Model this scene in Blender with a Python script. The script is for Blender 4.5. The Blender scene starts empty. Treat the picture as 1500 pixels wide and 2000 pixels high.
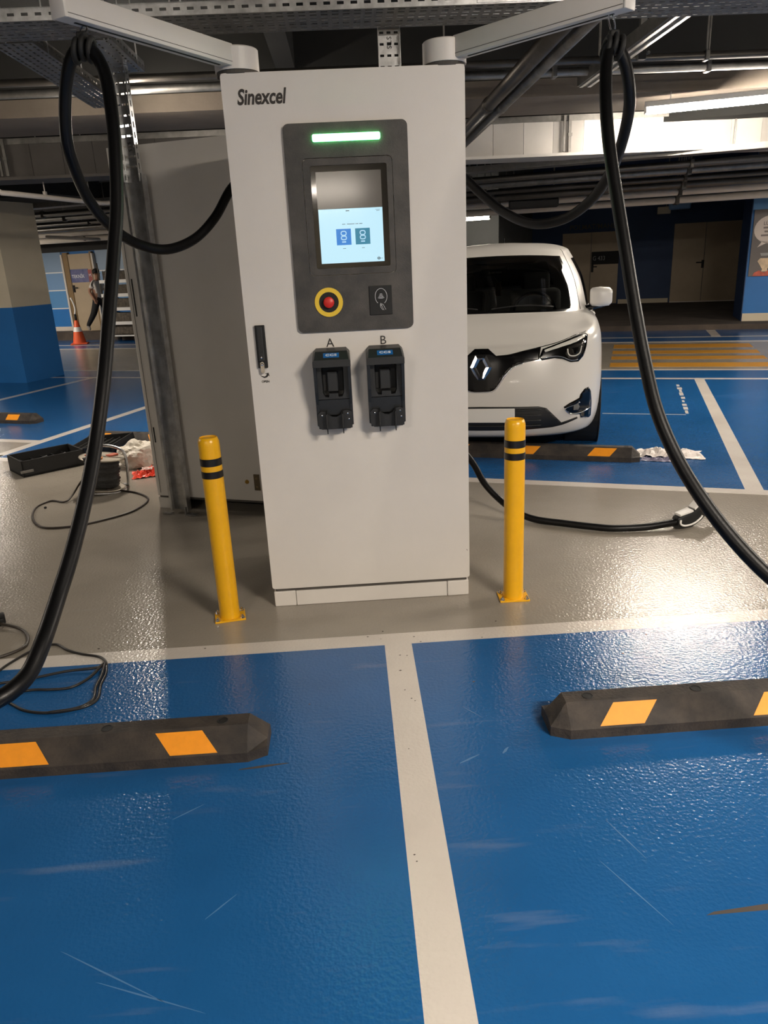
import bpy, bmesh, math, random
import numpy as np
from mathutils import Vector, Matrix, noise
from mathutils.bvhtree import BVHTree
from mathutils.geometry import delaunay_2d_cdt

random.seed(7)
SC = bpy.context.scene
COL = SC.collection
PI = math.pi

# ------------------------------------------------------------------ camera, world, exposure
cd = bpy.data.cameras.new('camera')
cam = bpy.data.objects.new('camera', cd)
COL.objects.link(cam)
SC.camera = cam
cd.sensor_fit = 'VERTICAL'
cd.sensor_height = 24.0
cd.lens = 24.0 * 1450.0 / 2000.0
cd.clip_start = 0.05
cd.clip_end = 200
R = ((0.99767261, -0.05964283, 0.03304695),
     (-0.05042971, -0.31921127, 0.94634085),
     (-0.04589349, -0.94580489, -0.32147611))
cam.matrix_world = Matrix(((R[0][0], -R[0][1], -R[0][2], 0.0),
                           (R[1][0], -R[1][1], -R[1][2], 0.0),
                           (R[2][0], -R[2][1], -R[2][2], 1.5),
                           (0, 0, 0, 1)))
wd = bpy.data.worlds.new('world')
SC.world = wd
wd.use_nodes = True
bg = wd.node_tree.nodes['Background']
bg.inputs[0].default_value = (0.9, 0.85, 0.78, 1)
bg.inputs[1].default_value = 0.02
SC.view_settings.view_transform = 'Standard'
SC.view_settings.look = 'None'
SC.view_settings.gamma = 1.0
SC.view_settings.use_curve_mapping = False
SC.view_settings.exposure = 0.0

LAMP_COL = (1.0, 0.89, 0.76)
TUBE = 150.0            # emission of the fluorescent tubes

# the garage grid: far bays, walls and lamps are turned by 20.5 degrees
GA = math.radians(20.5)
GS, GC = math.sin(GA), math.cos(GA)
def G(u, v, z=0.0):
    return Vector((u * GC + v * GS, -u * GS + v * GC, z))

# ------------------------------------------------------------------ materials
MATS = {}
def srgb(r, g, b):
    f = lambda c: (c / 255 / 12.92) if c / 255 <= 0.04045 else ((c / 255 + 0.055) / 1.055) ** 2.4
    return (f(r), f(g), f(b))

def mat(name, col, rough=0.5, metal=0.0, var=0.0, vscale=4.0, bump=0.0, bscale=60.0, rvar=0.0,
        emit=None, estr=0.0, spec=0.5, col2=None, coat=0.0, detail=6.0, v2=None, bdist=0.01):
    if name in MATS:
        return MATS[name]
    m = bpy.data.materials.new(name)
    m.use_nodes = True
    nt = m.node_tree
    b = nt.nodes['Principled BSDF']
    b.inputs['Base Color'].default_value = (*col, 1)
    b.inputs['Roughness'].default_value = rough
    b.inputs['Metallic'].default_value = metal
    b.inputs['Specular IOR Level'].default_value = spec
    b.inputs['Coat Weight'].default_value = coat
    b.inputs['Coat Roughness'].default_value = 0.05
    L = nt.links.new
    if var > 0 or bump > 0 or rvar > 0:
        tc = nt.nodes.new('ShaderNodeTexCoord')
    if var > 0:
        n = nt.nodes.new('ShaderNodeTexNoise')
        n.inputs['Scale'].default_value = vscale
        n.inputs['Detail'].default_value = detail
        n.inputs['Roughness'].default_value = 0.65
        L(tc.outputs['Object'], n.inputs['Vector'])
        r = nt.nodes.new('ShaderNodeValToRGB')
        c2 = col2 if col2 else tuple(min(1, c * (1 + var)) for c in col)
        c1 = tuple(c * (1 - var) for c in col) if not col2 else col
        r.color_ramp.elements[0].position = 0.35
        r.color_ramp.elements[0].color = (*c1, 1)
        r.color_ramp.elements[1].position = 0.68
        r.color_ramp.elements[1].color = (*c2, 1)
        L(n.outputs['Fac'], r.inputs['Fac'])
        L(r.outputs['Color'], b.inputs['Base Color'])
        if rvar > 0:
            mr = nt.nodes.new('ShaderNodeMapRange')
            mr.inputs['To Min'].default_value = max(0.02, rough - rvar)
            mr.inputs['To Max'].default_value = min(1, rough + rvar)
            L(n.outputs['Fac'], mr.inputs['Value'])
            L(mr.outputs['Result'], b.inputs['Roughness'])
    if bump > 0:
        n2 = nt.nodes.new('ShaderNodeTexNoise')
        n2.inputs['Scale'].default_value = bscale
        n2.inputs['Detail'].default_value = 2.0
        L(tc.outputs['Object'], n2.inputs['Vector'])
        bp = nt.nodes.new('ShaderNodeBump')
        bp.inputs['Strength'].default_value = bump
        bp.inputs['Distance'].default_value = bdist
        L(n2.outputs['Fac'], bp.inputs['Height'])
        L(bp.outputs['Normal'], b.inputs['Normal'])
    if emit:
        b.inputs['Emission Color'].default_value = (*emit, 1)
        b.inputs['Emission Strength'].default_value = estr
    MATS[name] = m
    return m

def glass_mat(name, tint, rough=0.02):
    if name in MATS:
        return MATS[name]
    m = bpy.data.materials.new(name)
    m.use_nodes = True
    nt = m.node_tree
    nt.nodes.clear()
    o = nt.nodes.new('ShaderNodeOutputMaterial')
    mix = nt.nodes.new('ShaderNodeMixShader')
    tr = nt.nodes.new('ShaderNodeBsdfTransparent')
    tr.inputs[0].default_value = (*tint, 1)
    gl = nt.nodes.new('ShaderNodeBsdfGlossy')
    gl.inputs['Roughness'].default_value = rough
    fr = nt.nodes.new('ShaderNodeFresnel')
    fr.inputs['IOR'].default_value = 1.5
    nt.links.new(fr.outputs[0], mix.inputs[0])
    nt.links.new(tr.outputs[0], mix.inputs[1])
    nt.links.new(gl.outputs[0], mix.inputs[2])
    nt.links.new(mix.outputs[0], o.inputs[0])
    MATS[name] = m
    return m

def floor_mat(name, col, col2, rough, scratch=0.0):
    """glossy floor coating: orange-peel relief, large dull patches, worn streaks"""
    m = bpy.data.materials.new(name)
    m.use_nodes = True
    nt = m.node_tree
    L = nt.links.new
    b = nt.nodes['Principled BSDF']
    tc = nt.nodes.new('ShaderNodeTexCoord')
    n = nt.nodes.new('ShaderNodeTexNoise')
    n.inputs['Scale'].default_value = 1.3
    n.inputs['Detail'].default_value = 9
    n.inputs['Roughness'].default_value = 0.62
    L(tc.outputs['Object'], n.inputs['Vector'])
    r = nt.nodes.new('ShaderNodeValToRGB')
    r.color_ramp.elements[0].position = 0.25
    r.color_ramp.elements[0].color = (*col, 1)
    r.color_ramp.elements[1].position = 0.80
    r.color_ramp.elements[1].color = (*col2, 1)
    L(n.outputs['Fac'], r.inputs['Fac'])
    # worn streaks
    mp = nt.nodes.new('ShaderNodeMapping')
    mp.inputs['Rotation'].default_value = (0, 0, 0.5)
    mp.inputs['Scale'].default_value = (1.2, 9.0, 1)
    L(tc.outputs['Object'], mp.inputs['Vector'])
    n3 = nt.nodes.new('ShaderNodeTexNoise')
    n3.inputs['Scale'].default_value = 1.6
    n3.inputs['Detail'].default_value = 5
    L(mp.outputs['Vector'], n3.inputs['Vector'])
    r3 = nt.nodes.new('ShaderNodeValToRGB')
    r3.color_ramp.elements[0].position = 0.62
    r3.color_ramp.elements[0].color = (0, 0, 0, 1)
    r3.color_ramp.elements[1].position = 0.80
    r3.color_ramp.elements[1].color = (scratch, scratch, scratch, 1)
    L(n3.outputs['Fac'], r3.inputs['Fac'])
    mx = nt.nodes.new('ShaderNodeMixRGB')
    mx.inputs['Color2'].default_value = (0.30, 0.32, 0.34, 1)
    L(r3.outputs['Color'], mx.inputs['Fac'])
    L(r.outputs['Color'], mx.inputs['Color1'])
    L(mx.outputs['Color'], b.inputs['Base Color'])
    mr = nt.nodes.new('ShaderNodeMapRange')
    mr.inputs['To Min'].default_value = rough - 0.02
    mr.inputs['To Max'].default_value = rough + 0.06
    L(n.outputs['Fac'], mr.inputs['Value'])
    L(mr.outputs['Result'], b.inputs['Roughness'])
    v = nt.nodes.new('ShaderNodeTexNoise')
    v.inputs['Scale'].default_value = 82
    v.inputs['Detail'].default_value = 1.5
    L(tc.outputs['Object'], v.inputs['Vector'])
    bp = nt.nodes.new('ShaderNodeBump')
    bp.inputs['Strength'].default_value = 0.42
    bp.inputs['Distance'].default_value = 0.004
    L(v.outputs['Fac'], bp.inputs['Height'])
    L(bp.outputs['Normal'], b.inputs['Normal'])
    b.inputs['Specular IOR Level'].default_value = 0.75
    MATS[name] = m
    return m

M_grey = floor_mat('grey_floor_coating', srgb(132, 125, 114), srgb(152, 145, 134), 0.17, 0.2)
M_blue = floor_mat('blue_floor_coating', srgb(22, 77, 129), srgb(31, 91, 148), 0.17, 0.22)
M_line = floor_mat('white_line_paint', srgb(184, 176, 168), srgb(206, 200, 192), 0.22, 0.0)
M_yellowline = floor_mat('yellow_line_paint', srgb(172, 120, 34), srgb(190, 136, 46), 0.4, 0.2)
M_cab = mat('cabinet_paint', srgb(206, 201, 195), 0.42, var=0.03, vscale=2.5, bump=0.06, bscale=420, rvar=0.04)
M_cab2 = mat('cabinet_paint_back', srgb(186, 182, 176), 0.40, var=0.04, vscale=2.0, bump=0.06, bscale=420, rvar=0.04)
M_dkplastic = mat('dusty_dark_plastic', srgb(44, 43, 42), 0.55, var=0.3, vscale=9, bump=0.12, bscale=260, col2=srgb(72, 68, 64))
M_black = mat('black_plastic', srgb(26, 27, 28), 0.42, var=0.15, vscale=12, bump=0.05, bscale=200)
M_blackmatte = mat('black_matte', srgb(14, 14, 14), 0.7)
M_gap = mat('shadow_gap_rubber', srgb(70, 66, 62), 0.8)
M_rubbercable = mat('cable_rubber', srgb(7, 7, 8), 0.40, spec=0.28, var=0.15, vscale=20, bump=0.04, bscale=150)
M_yellow = mat('safety_yellow_paint', srgb(226, 168, 16), 0.32, var=0.05, vscale=6)
M_bandblack = mat('black_tape', srgb(20, 16, 14), 0.35)
M_red = mat('red_button', srgb(205, 40, 30), 0.4)
M_ring = mat('yellow_ring', srgb(226, 190, 50), 0.5)
M_chrome = mat('chrome', srgb(225, 225, 228), 0.12, 1.0)
M_steel = mat('galvanised_steel', srgb(196, 197, 198), 0.34, 1.0, var=0.22, vscale=14, rvar=0.12, bump=0.05, bscale=40)
M_steeldk = mat('dull_galvanised_steel', srgb(128, 126, 122), 0.5, 0.85, var=0.25, vscale=8, rvar=0.1)
M_conc = mat('painted_concrete', srgb(104, 95, 85), 0.85, var=0.15, vscale=1.5, bump=0.15, bscale=30)
M_ceil = mat('dark_soffit', srgb(26, 26, 24), 0.9, var=0.2, vscale=1.2, bump=0.1, bscale=25)
M_duct = mat('duct_sheet', srgb(196, 192, 186), 0.45, 0.25, var=0.06, vscale=2.0)
M_pipedk = mat('dark_pipe', srgb(84, 80, 75), 0.4, 0.6, var=0.2, vscale=5)
M_pipewh = mat('white_pipe', srgb(200, 192, 182), 0.45, var=0.06, vscale=5)
M_rubberstop = mat('recycled_rubber', srgb(32, 28, 26), 0.72, var=0.35, vscale=11, bump=0.3, bscale=90, col2=srgb(62, 54, 47))
M_amber = mat('amber_reflector', srgb(232, 146, 20), 0.55, var=0.05, vscale=30, bump=0.05, bscale=300)
M_white = mat('white_plastic', srgb(222, 220, 216), 0.4)
M_text = mat('dark_print', srgb(34, 28, 26), 0.5)
M_textwh = mat('white_print', srgb(215, 218, 222), 0.5)
M_cream = mat('cream_wall_paint', srgb(204, 193, 170), 0.7, var=0.05, vscale=1.5, bump=0.05, bscale=40)
M_wallblue = mat('blue_wall_paint', srgb(34, 108, 176), 0.55, var=0.06, vscale=2)
M_wallnavy = mat('navy_wall_paint', srgb(22, 52, 92), 0.6, var=0.1, vscale=1.5)
M_tile1 = mat('mid_blue_panel', srgb(84, 136, 184), 0.45)
M_tile2 = mat('soft_blue_panel', srgb(112, 146, 184), 0.45)
M_tile3 = mat('pale_blue_panel', srgb(126, 148, 172), 0.45)
M_doorpaint = mat('beige_door_paint', srgb(168, 150, 124), 0.5, var=0.08, vscale=1.4)
M_frame = mat('brown_door_frame', srgb(122, 98, 62), 0.5, var=0.1, vscale=3)
M_curb = mat('dusty_kerb', srgb(76, 66, 58), 0.9, var=0.35, vscale=2.0, bump=0.3, bscale=20)
M_lamp = mat('lamp_tube', (1, 1, 1), 0.4, emit=LAMP_COL, estr=TUBE)
M_lampbody = mat('lamp_housing', srgb(214, 210, 204), 0.5)
# ------------------------------------------------------------------ mesh helpers
class MB:
    """collects shapes into one mesh"""
    def __init__(self):
        self.bm = bmesh.new()
    def vs(self, pts):
        return [self.bm.verts.new(p) for p in pts]
    def face(self, vl):
        try:
            return self.bm.faces.new(vl)
        except ValueError:
            return None
    def poly(self, pts):
        self.face(self.vs(pts)); return self
    def box(self, c, s, rz=0.0, bev=0.0, seg=2, rot=None):
        g = bmesh.ops.create_cube(self.bm, size=1.0)
        vl = g['verts']
        M = Matrix.Translation(Vector(c)) @ (rot if rot else Matrix.Rotation(rz, 4, 'Z')) @ Matrix.Diagonal((s[0], s[1], s[2], 1))
        bmesh.ops.transform(self.bm, matrix=M, verts=vl)
        if bev > 0:
            es = list({e for v in vl for e in v.link_edges})
            bmesh.ops.bevel(self.bm, geom=es, offset=bev, segments=seg, affect='EDGES', profile=0.5, clamp_overlap=True)
        return self
    def hexa(self, bot, top):
        """bottom loop and top loop of equal count, closed"""
        a, b = self.vs(bot), self.vs(top)
        n = len(a)
        for i in range(n):
            self.face([a[i], a[(i + 1) % n], b[(i + 1) % n], b[i]])
        self.face(a[::-1]); self.face(b)
        return self
    def prism(self, pts, f, d0, d1):
        """polygon pts (a, b) swept from d0 to d1; f(a, b, d) gives the point"""
        return self.hexa([f(a, b, d0) for a, b in pts], [f(a, b, d1) for a, b in pts])
    def frame(self, outer, inner, f, d0, d1):
        """plate with a hole; outer and inner loops of equal count"""
        n = len(outer)
        o0 = self.vs([f(a, b, d0) for a, b in outer]); o1 = self.vs([f(a, b, d1) for a, b in outer])
        i0 = self.vs([f(a, b, d0) for a, b in inner]); i1 = self.vs([f(a, b, d1) for a, b in inner])
        for k in range(n):
            q = (k + 1) % n
            self.face([o0[k], o0[q], o1[q], o1[k]])
            self.face([i0[q], i0[k], i1[k], i1[q]])
            self.face([o1[k], o1[q], i1[q], i1[k]])
            self.face([o0[q], o0[k], i0[k], i0[q]])
        return self
    def tube(self, path, r, seg=10, caps=True, closed=False):
        P = [Vector(p) for p in path]
        n = len(P)
        rr = r if isinstance(r, (list, tuple)) else [r] * n
        rings = []
        up = None
        for i in range(n):
            if closed:
                t = P[(i + 1) % n] - P[i - 1]
            else:
                t = P[min(i + 1, n - 1)] - P[max(i - 1, 0)]
            if t.length < 1e-9:
                t = Vector((0, 0, 1))
            t.normalize()
            if up is None:
                up = Vector((0, 0, 1)) if abs(t.z) < 0.9 else Vector((1, 0, 0))
            x = up - t * up.dot(t)
            if x.length < 1e-6:
                x = t.orthogonal()
            x.normalize()
            up = x
            y = t.cross(x)
            rings.append(self.vs([P[i] + x * (rr[i] * math.cos(2 * PI * k / seg)) + y * (rr[i] * math.sin(2 * PI * k / seg)) for k in range(seg)]))
        m = n if closed else n - 1
        for i in range(m):
            a, b = rings[i], rings[(i + 1) % n]
            for k in range(seg):
                self.face([a[k], a[(k + 1) % seg], b[(k + 1) % seg], b[k]])
        if caps and not closed:
            self.face(rings[0][::-1]); self.face(rings[-1])
        return self
    def lathe(self, prof, c=(0, 0, 0), seg=24, M=None):
        """profile of (radius, height) turned about z"""
        M = M or Matrix.Identity(4)
        c = Vector(c)
        rings = []
        for r, z in prof:
            if r < 1e-6:
                rings.append(self.vs([M @ Vector((0, 0, z)) + c]))
            else:
                rings.append(self.vs([M @ Vector((r * math.cos(2 * PI * k / seg), r * math.sin(2 * PI * k / seg), z)) + c for k in range(seg)]))
        for a, b in zip(rings, rings[1:]):
            for k in range(seg):
                q = (k + 1) % seg
                if len(a) == 1 and len(b) > 1:
                    self.face([a[0], b[q], b[k]])
                elif len(b) == 1 and len(a) > 1:
                    self.face([a[k], a[q], b[0]])
                elif len(a) > 1:
                    self.face([a[k], a[q], b[q], b[k]])
        return self
    def perf(self, o, U, V, nu, nv, pu, pv, su, sv, t=0.0, skip=None):
        """slotted sheet: nu x nv cells of pu x pv, each with a slot su x sv"""
        o, U, V = Vector(o), Vector(U), Vector(V)
        for i in range(nu):
            for j in range(nv):
                c = o + U * (pu * i) + V * (pv * j)
                big = (not skip) or (not skip(i, j))
                A = self.vs([c, c + U * pu, c + U * pu + V * pv, c + V * pv])
                if not big:
                    self.face(A); continue
                a0, a1 = (pu - su) / 2, (pu + su) / 2
                b0, b1 = (pv - sv) / 2, (pv + sv) / 2
                B = self.vs([c + U * a0 + V * b0, c + U * a1 + V * b0, c + U * a1 + V * b1, c + U * a0 + V * b1])
                for k in range(4):
                    q = (k + 1) % 4
                    self.face([A[k], A[q], B[q], B[k]])
        return self
    def build(self, name, m, parent=None, smooth=False, loc=None, auto=None, solid=0.0):
        bmesh.ops.recalc_face_normals(self.bm, faces=self.bm.faces)
        me = bpy.data.meshes.new(name)
        self.bm.to_mesh(me)
        self.bm.free()
        me.materials.append(m)
        return link(name, me, parent, smooth, loc, auto, solid)

def link(name, me, parent=None, smooth=False, loc=None, auto=None, solid=0.0):
    o = bpy.data.objects.new(name, me)
    COL.objects.link(o)
    if parent:
        o.parent = parent
    if loc:
        o.location = loc
    if smooth or auto:
        me.polygons.foreach_set('use_smooth', [True] * len(me.polygons))
        if auto:
            bm = bmesh.new(); bm.from_mesh(me)
            for e in bm.edges:
                if len(e.link_faces) == 2 and e.calc_face_angle(0) > math.radians(auto):
                    e.smooth = False
            bm.to_mesh(me); bm.free()
    if solid:
        md = o.modifiers.new('thickness', 'SOLIDIFY'); md.thickness = solid; md.offset = 0
    return o

def tag(o, label=None, cat=None, group=None, kind=None):
    if label: o['label'] = label
    if cat: o['category'] = cat
    if group: o['group'] = group
    if kind: o['kind'] = kind
    return o

def thing(name, label, cat, loc=(0, 0, 0), rz=0.0, group=None):
    o = bpy.data.objects.new(name, None)
    o.empty_display_size = 0.1
    COL.objects.link(o)
    o.location = loc
    o.rotation_euler = (0, 0, rz)
    return tag(o, label, cat, group)

def copy_tree(o, parent=None):
    c = o.copy()
    COL.objects.link(c)
    c.parent = parent
    for ch in list(o.children):
        copy_tree(ch, c)
    return c

def struct(o):
    o['kind'] = 'structure'
    return o

def rrect(x0, x1, z0, z1, r, n=5):
    pts = []
    for cx, cz, a0 in ((x1 - r, z1 - r, 0), (x0 + r, z1 - r, 90), (x0 + r, z0 + r, 180), (x1 - r, z0 + r, 270)):
        for k in range(n + 1):
            a = math.radians(a0 + 90 * k / n)
            pts.append((cx + r * math.cos(a), cz + r * math.sin(a)))
    return pts

def circ(cx, cz, r, n=24):
    return [(cx + r * math.cos(2 * PI * k / n), cz + r * math.sin(2 * PI * k / n)) for k in range(n)]

def FXZ(y0=0.0):
    """front-facing sheet: a -> x, b -> z, d grows towards the viewer (-y)"""
    return lambda a, b, d: Vector((a, y0 - d, b))
def FXY(z0=0.0):
    return lambda a, b, d: Vector((a, b, z0 + d))

def catmull(P, sub=8, closed=False):
    P = [Vector(p) for p in P]
    n = len(P)
    out = []
    m = n if closed else n - 1
    for i in range(m):
        p0 = P[i - 1] if (closed or i > 0) else P[0] * 2 - P[1]
        p1, p2 = P[i], P[(i + 1) % n]
        p3 = P[(i + 2) % n] if (closed or i + 2 < n) else P[-1] * 2 - P[-2]
        for k in range(sub):
            t = k / sub
            out.append(0.5 * ((2 * p1) + (p2 - p0) * t + (2 * p0 - 5 * p1 + 4 * p2 - p3) * t * t + (-p0 + 3 * p1 - 3 * p2 + p3) * t ** 3))
    if not closed:
        out.append(P[-1])
    return out

def text(name, body, size, m, parent=None, loc=(0, 0, 0), rot=(PI / 2, 0, 0), ext=0.0005, shear=0.0, bold=0.0,
         align='CENTER', sx=1.0, valign='CENTER', spacing=1.0):
    cu = bpy.data.curves.new(name, 'FONT')
    cu.body = body
    cu.size = size
    cu.extrude = ext
    cu.shear = shear
    cu.offset = bold
    cu.align_x = align
    cu.align_y = valign
    cu.space_character = spacing
    cu.resolution_u = 3
    t = bpy.data.objects.new(name, cu)
    COL.objects.link(t)
    dg = bpy.context.evaluated_depsgraph_get()
    me = bpy.data.meshes.new_from_object(t.evaluated_get(dg))
    bpy.data.objects.remove(t)
    bpy.data.curves.remove(cu)
    me.name = name
    me.materials.clear(); me.materials.append(m)
    o = bpy.data.objects.new(name, me)
    COL.objects.link(o)
    o.parent = parent
    o.location = loc
    o.rotation_euler = rot
    o.scale = (sx, 1, 1)
    return o

def gquad(mb, u0, u1, v0, v1, z0, z1):
    mb.hexa([G(u0, v0, z0), G(u1, v0, z0), G(u1, v1, z0), G(u0, v1, z0)],
            [G(u0, v0, z1), G(u1, v0, z1), G(u1, v1, z1), G(u0, v1, z1)])
    return mb
def wquad(mb, x0, x1, y0, y1, z0, z1):
    mb.hexa([(x0, y0, z0), (x1, y0, z0), (x1, y1, z0), (x0, y1, z0)],
            [(x0, y0, z1), (x1, y0, z1), (x1, y1, z1), (x0, y1, z1)])
    return mb
def gbox(name, m, u0, u1, v0, v1, z0, z1, parent=None):
    return gquad(MB(), u0, u1, v0, v1, z0, z1).build(name, m, parent)
def wbox(name, m, x0, x1, y0, y1, z0, z1, parent=None):
    return wquad(MB(), x0, x1, y0, y1, z0, z1).build(name, m, parent)
# ------------------------------------------------------------------ floor with painted bays
floor = struct(wbox('floor', M_grey, -22, 18, -11, 26, -0.15, 0.0))
PT = 0.0015     # paint thickness
def paint(name, m, pts, z0=0.0, t=PT):
    mb = MB()
    mb.hexa([(p[0], p[1], z0 - 0.002) for p in pts], [(p[0], p[1], z0 + t) for p in pts])
    return mb.build(name, m, floor)
def wp(x0, x1, y0, y1): return [(x0, y0), (x1, y0), (x1, y1), (x0, y1)]
def gp(u0, u1, v0, v1): return [G(u0, v0), G(u1, v0), G(u1, v1), G(u0, v1)]
# near bays, in front of the charger
for x0, x1 in ((-2.37, 0.071), (0.182, 2.62), (-4.92, -2.48), (2.73, 5.2)):
    paint('blue_bay', M_blue, wp(x0, x1, -2.6, 2.712))
for x0 in (-2.48, 0.071, 2.62, -5.03):
    paint('white_line', M_line, wp(x0, x0 + 0.111, -2.6, 2.712))
paint('white_line', M_line, wp(-9, 9, 2.712, 2.808))
# far bays, turned with the garage grid
V0, V1 = 5.02, 9.45
for u0, u1, v0 in ((-5.25, -2.9, V0), (-2.8, -1.68, V0), (-1.58, 0.765, V0), (0.875, 3.3, V0), (3.41, 6.0, V0), (-7.7, -5.36, 5.66), (-10.2, -7.81, 5.66)):
    paint('blue_bay', M_blue, gp(u0, u1, v0, V1))
for u0, v0 in ((-5.36, V0), (-2.9, V0), (-1.68, V0), (0.765, V0), (3.3, V0), (-7.81, 5.66)):
    paint('white_line', M_line, gp(u0, u0 + 0.11, v0, V1))
paint('white_line', M_line, gp(-5.36, 7, 4.92, 5.02))
paint('white_line', M_line, gp(-10.2, -5.36, 5.56, 5.66))
paint('white_line', M_line, gp(-5.36, -5.26, 5.02, 5.1))
paint('white_line', M_line, gp(-16, 12, 9.45, 9.55))
paint('blue_bay', M_blue, gp(-16, 12, 9.55, 10.16))
paint('white_line', M_line, gp(-16, 12, 10.16, 10.26))
paint('white_line', M_line, gp(-16, 12, 13.26, 13.40))
paint('blue_bay', M_blue, gp(-16, 12, 13.40, 13.95))
paint('white_line', M_line, gp(-16, 12, 13.95, 14.09))
paint('blue_bay', M_blue, gp(-16, 12, 14.09, 15.15))
paint('white_line', M_line, gp(1.35, 1.50, 14.09, 15.15), PT)
for v0, v1 in ((12.52, 13.0), (11.83, 12.19), (11.21, 11.54), (10.48, 10.87)):
    paint('crossing_stripe', M_yellowline, gp(-0.22, 1.80, v0, v1))
# thin chalk lines and scuffs on the far bay
paint('chalk_line', M_line, gp(-0.2, 0.55, 7.36, 7.375), PT)
for k in range(9):
    v0 = 7.42 + k * 0.19
    paint('scuff_mark', M_line, gp(0.555 + random.uniform(-.012, .012), 0.585 + random.uniform(-.01, .012), v0, v0 + random.uniform(.1, .17)), PT)
# scratches and specks in the near paint
M_scuff = mat('pale_scuff', srgb(66, 108, 152), 0.5)
M_dirt = mat('dark_dirt', srgb(66, 58, 52), 0.8)
for (x, y, l, a, w, mm) in ((-0.62, 1.28, .16, -.5, .002, M_scuff), (-0.52, 1.22, .14, -.35, .002, M_scuff), (-0.40, 1.45, .05, .8, .002, M_scuff),
                            (0.62, 1.40, .12, -1.1, .002, M_scuff), (0.66, 1.57, .08, -1.2, .002, M_scuff), (0.30, 1.95, .04, .5, .004, M_scuff),
                            (0.42, 1.98, .02, .9, .005, M_scuff), (-0.35, 1.985, .08, .1, .006, M_dirt), (0.98, 1.33, .22, .05, .010, M_dirt),
                            (0.35, 2.2, .05, -.9, .002, M_scuff), (-0.55, 1.8, .05, .6, .002, M_scuff), (-1.0, 1.05, .07, .4, .002, M_scuff)):
    p = [Vector((x, y, 0)) + Matrix.Rotation(a, 3, 'Z') @ Vector(q) for q in ((-l, -w * .3, 0), (-l * .2, -w, 0), (l, -w * .2, 0), (l * .9, w * .3, 0), (l * .1, w, 0), (-l * .9, w * .4, 0))]
    paint('scuff_mark', mm, p, PT, 0.0004)
for k in range(26):
    x, y = random.uniform(-1.3, 1.5), random.choice((random.uniform(2.72, 2.8), random.uniform(2.3, 3.1)))
    if k % 3 == 0: x, y = random.uniform(.08, .17), random.uniform(1.2, 2.7)
    r = random.uniform(.002, .0055)
    paint('paint_speck', M_dirt, [(x + r * c, y + r * s * .7) for c, s in ((1, 0), (.4, .9), (-.7, .6), (-1, -.3), (0, -1))], PT, 0.0005)

# ------------------------------------------------------------------ shell
struct(wbox('ceiling', M_ceil, -22, 18, -11, 26, 3.6, 3.75))
struct(gbox('wall_left', M_cream, -19, -18.7, -6, 24, 0, 3.6))
struct(gbox('wall_right', M_cream, 13.0, 13.3, -14, 24, 0, 3.6))
struct(wbox('wall_front', M_cream, -22, 18, -10.8, -10.5, 0, 3.6))
# kerb and walkway
kerb = struct(gbox('trim_1', M_curb, -4.6, 13, 15.15, 21.6, 0, 0.10))
kerb2 = struct(gbox('trim_2', M_curb, -18.7, -4.6, 15.15, 15.55, 0, 0.20))
wl = struct(gbox('wall_back_left', M_wallblue, -18.7, -4.6, 15.5, 15.8, 0.0, 3.6))
M_soffitband = mat('dark_soffit_band', srgb(40, 38, 37), 0.8)
gbox('upper_band', M_soffitband, -18.7, -4.6, 15.47, 15.5, 2.02, 3.6, wl)
def panelrow(u0, u1):
    for z0, z1, m in ((0.745, 1.14, M_tile1), (1.165, 1.55, M_tile2), (1.575, 2.02, M_tile3)):
        gbox('wall_panel', m, u0, u1, 15.485, 15.5, z0, z1, wl)
        gbox('joint_strip', M_white, u0, u1, 15.488, 15.5, z0 - 0.025, z0, wl)
    gbox('wall_base', M_pipewh, u0, u1, 15.475, 15.5, 0.20, 0.30, wl)
for u0, u1 in ((-18.6, -16.8), (-16.8, -14.9), (-14.9, -12.98), (-12.0, -10.2), (-10.2, -8.4), (-8.4, -6.5), (-6.5, -4.62)):
    panelrow(u0, u1)
# technical room door
d1 = struct(gbox('door_1', M_doorpaint, -12.74, -12.12, 15.44, 15.5, 0.20, 1.96))
gbox('door_frame', M_frame, -12.88, -12.74, 15.42, 15.5, 0.20, 2.0, d1)
gbox('door_frame', M_frame, -12.12, -12.06, 15.42, 15.5, 0.20, 2.0, d1)
gbox('frame_edge', M_pipewh, -12.93, -12.88, 15.40, 15.5, 0.20, 1.96, d1)
gbox('frame_edge', M_pipewh, -12.06, -12.02, 15.40, 15.5, 0.20, 1.96, d1)
gbox('door_handle', M_blackmatte, -12.72, -12.68, 15.40, 15.44, 1.10, 1.26, d1)
gbox('door_handle', M_blackmatte, -12.70, -12.58, 15.39, 15.41, 1.19, 1.215, d1)
M_signblue = mat('sign_blue_print', srgb(36, 52, 104), 0.5, var=0.3, vscale=3, col2=srgb(112, 112, 150))
M_signred = mat('sign_red_print', srgb(150, 66, 60), 0.5, var=0.2, vscale=4)
sg = tag(gbox('door_sign', M_signblue, -12.73, -12.23, 15.425, 15.44, 1.32, 1.62), 'blue printed sign reading TEKNİK on the beige technical room door', 'sign')
gbox('sign_field', M_signred, -12.23, -12.06, 15.425, 15.44, 1.32, 1.60, sg)
text('lettering', 'TEKNİK', 0.105, M_textwh, sg, G(-12.52, 15.422, 1.455), (PI / 2, 0, -GA), sx=0.95, bold=0.001)
text('lettering', 'M.1', 0.095, M_textwh, sg, G(-12.15, 15.422, 1.47), (PI / 2, 0, -GA), sx=0.9)

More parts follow.
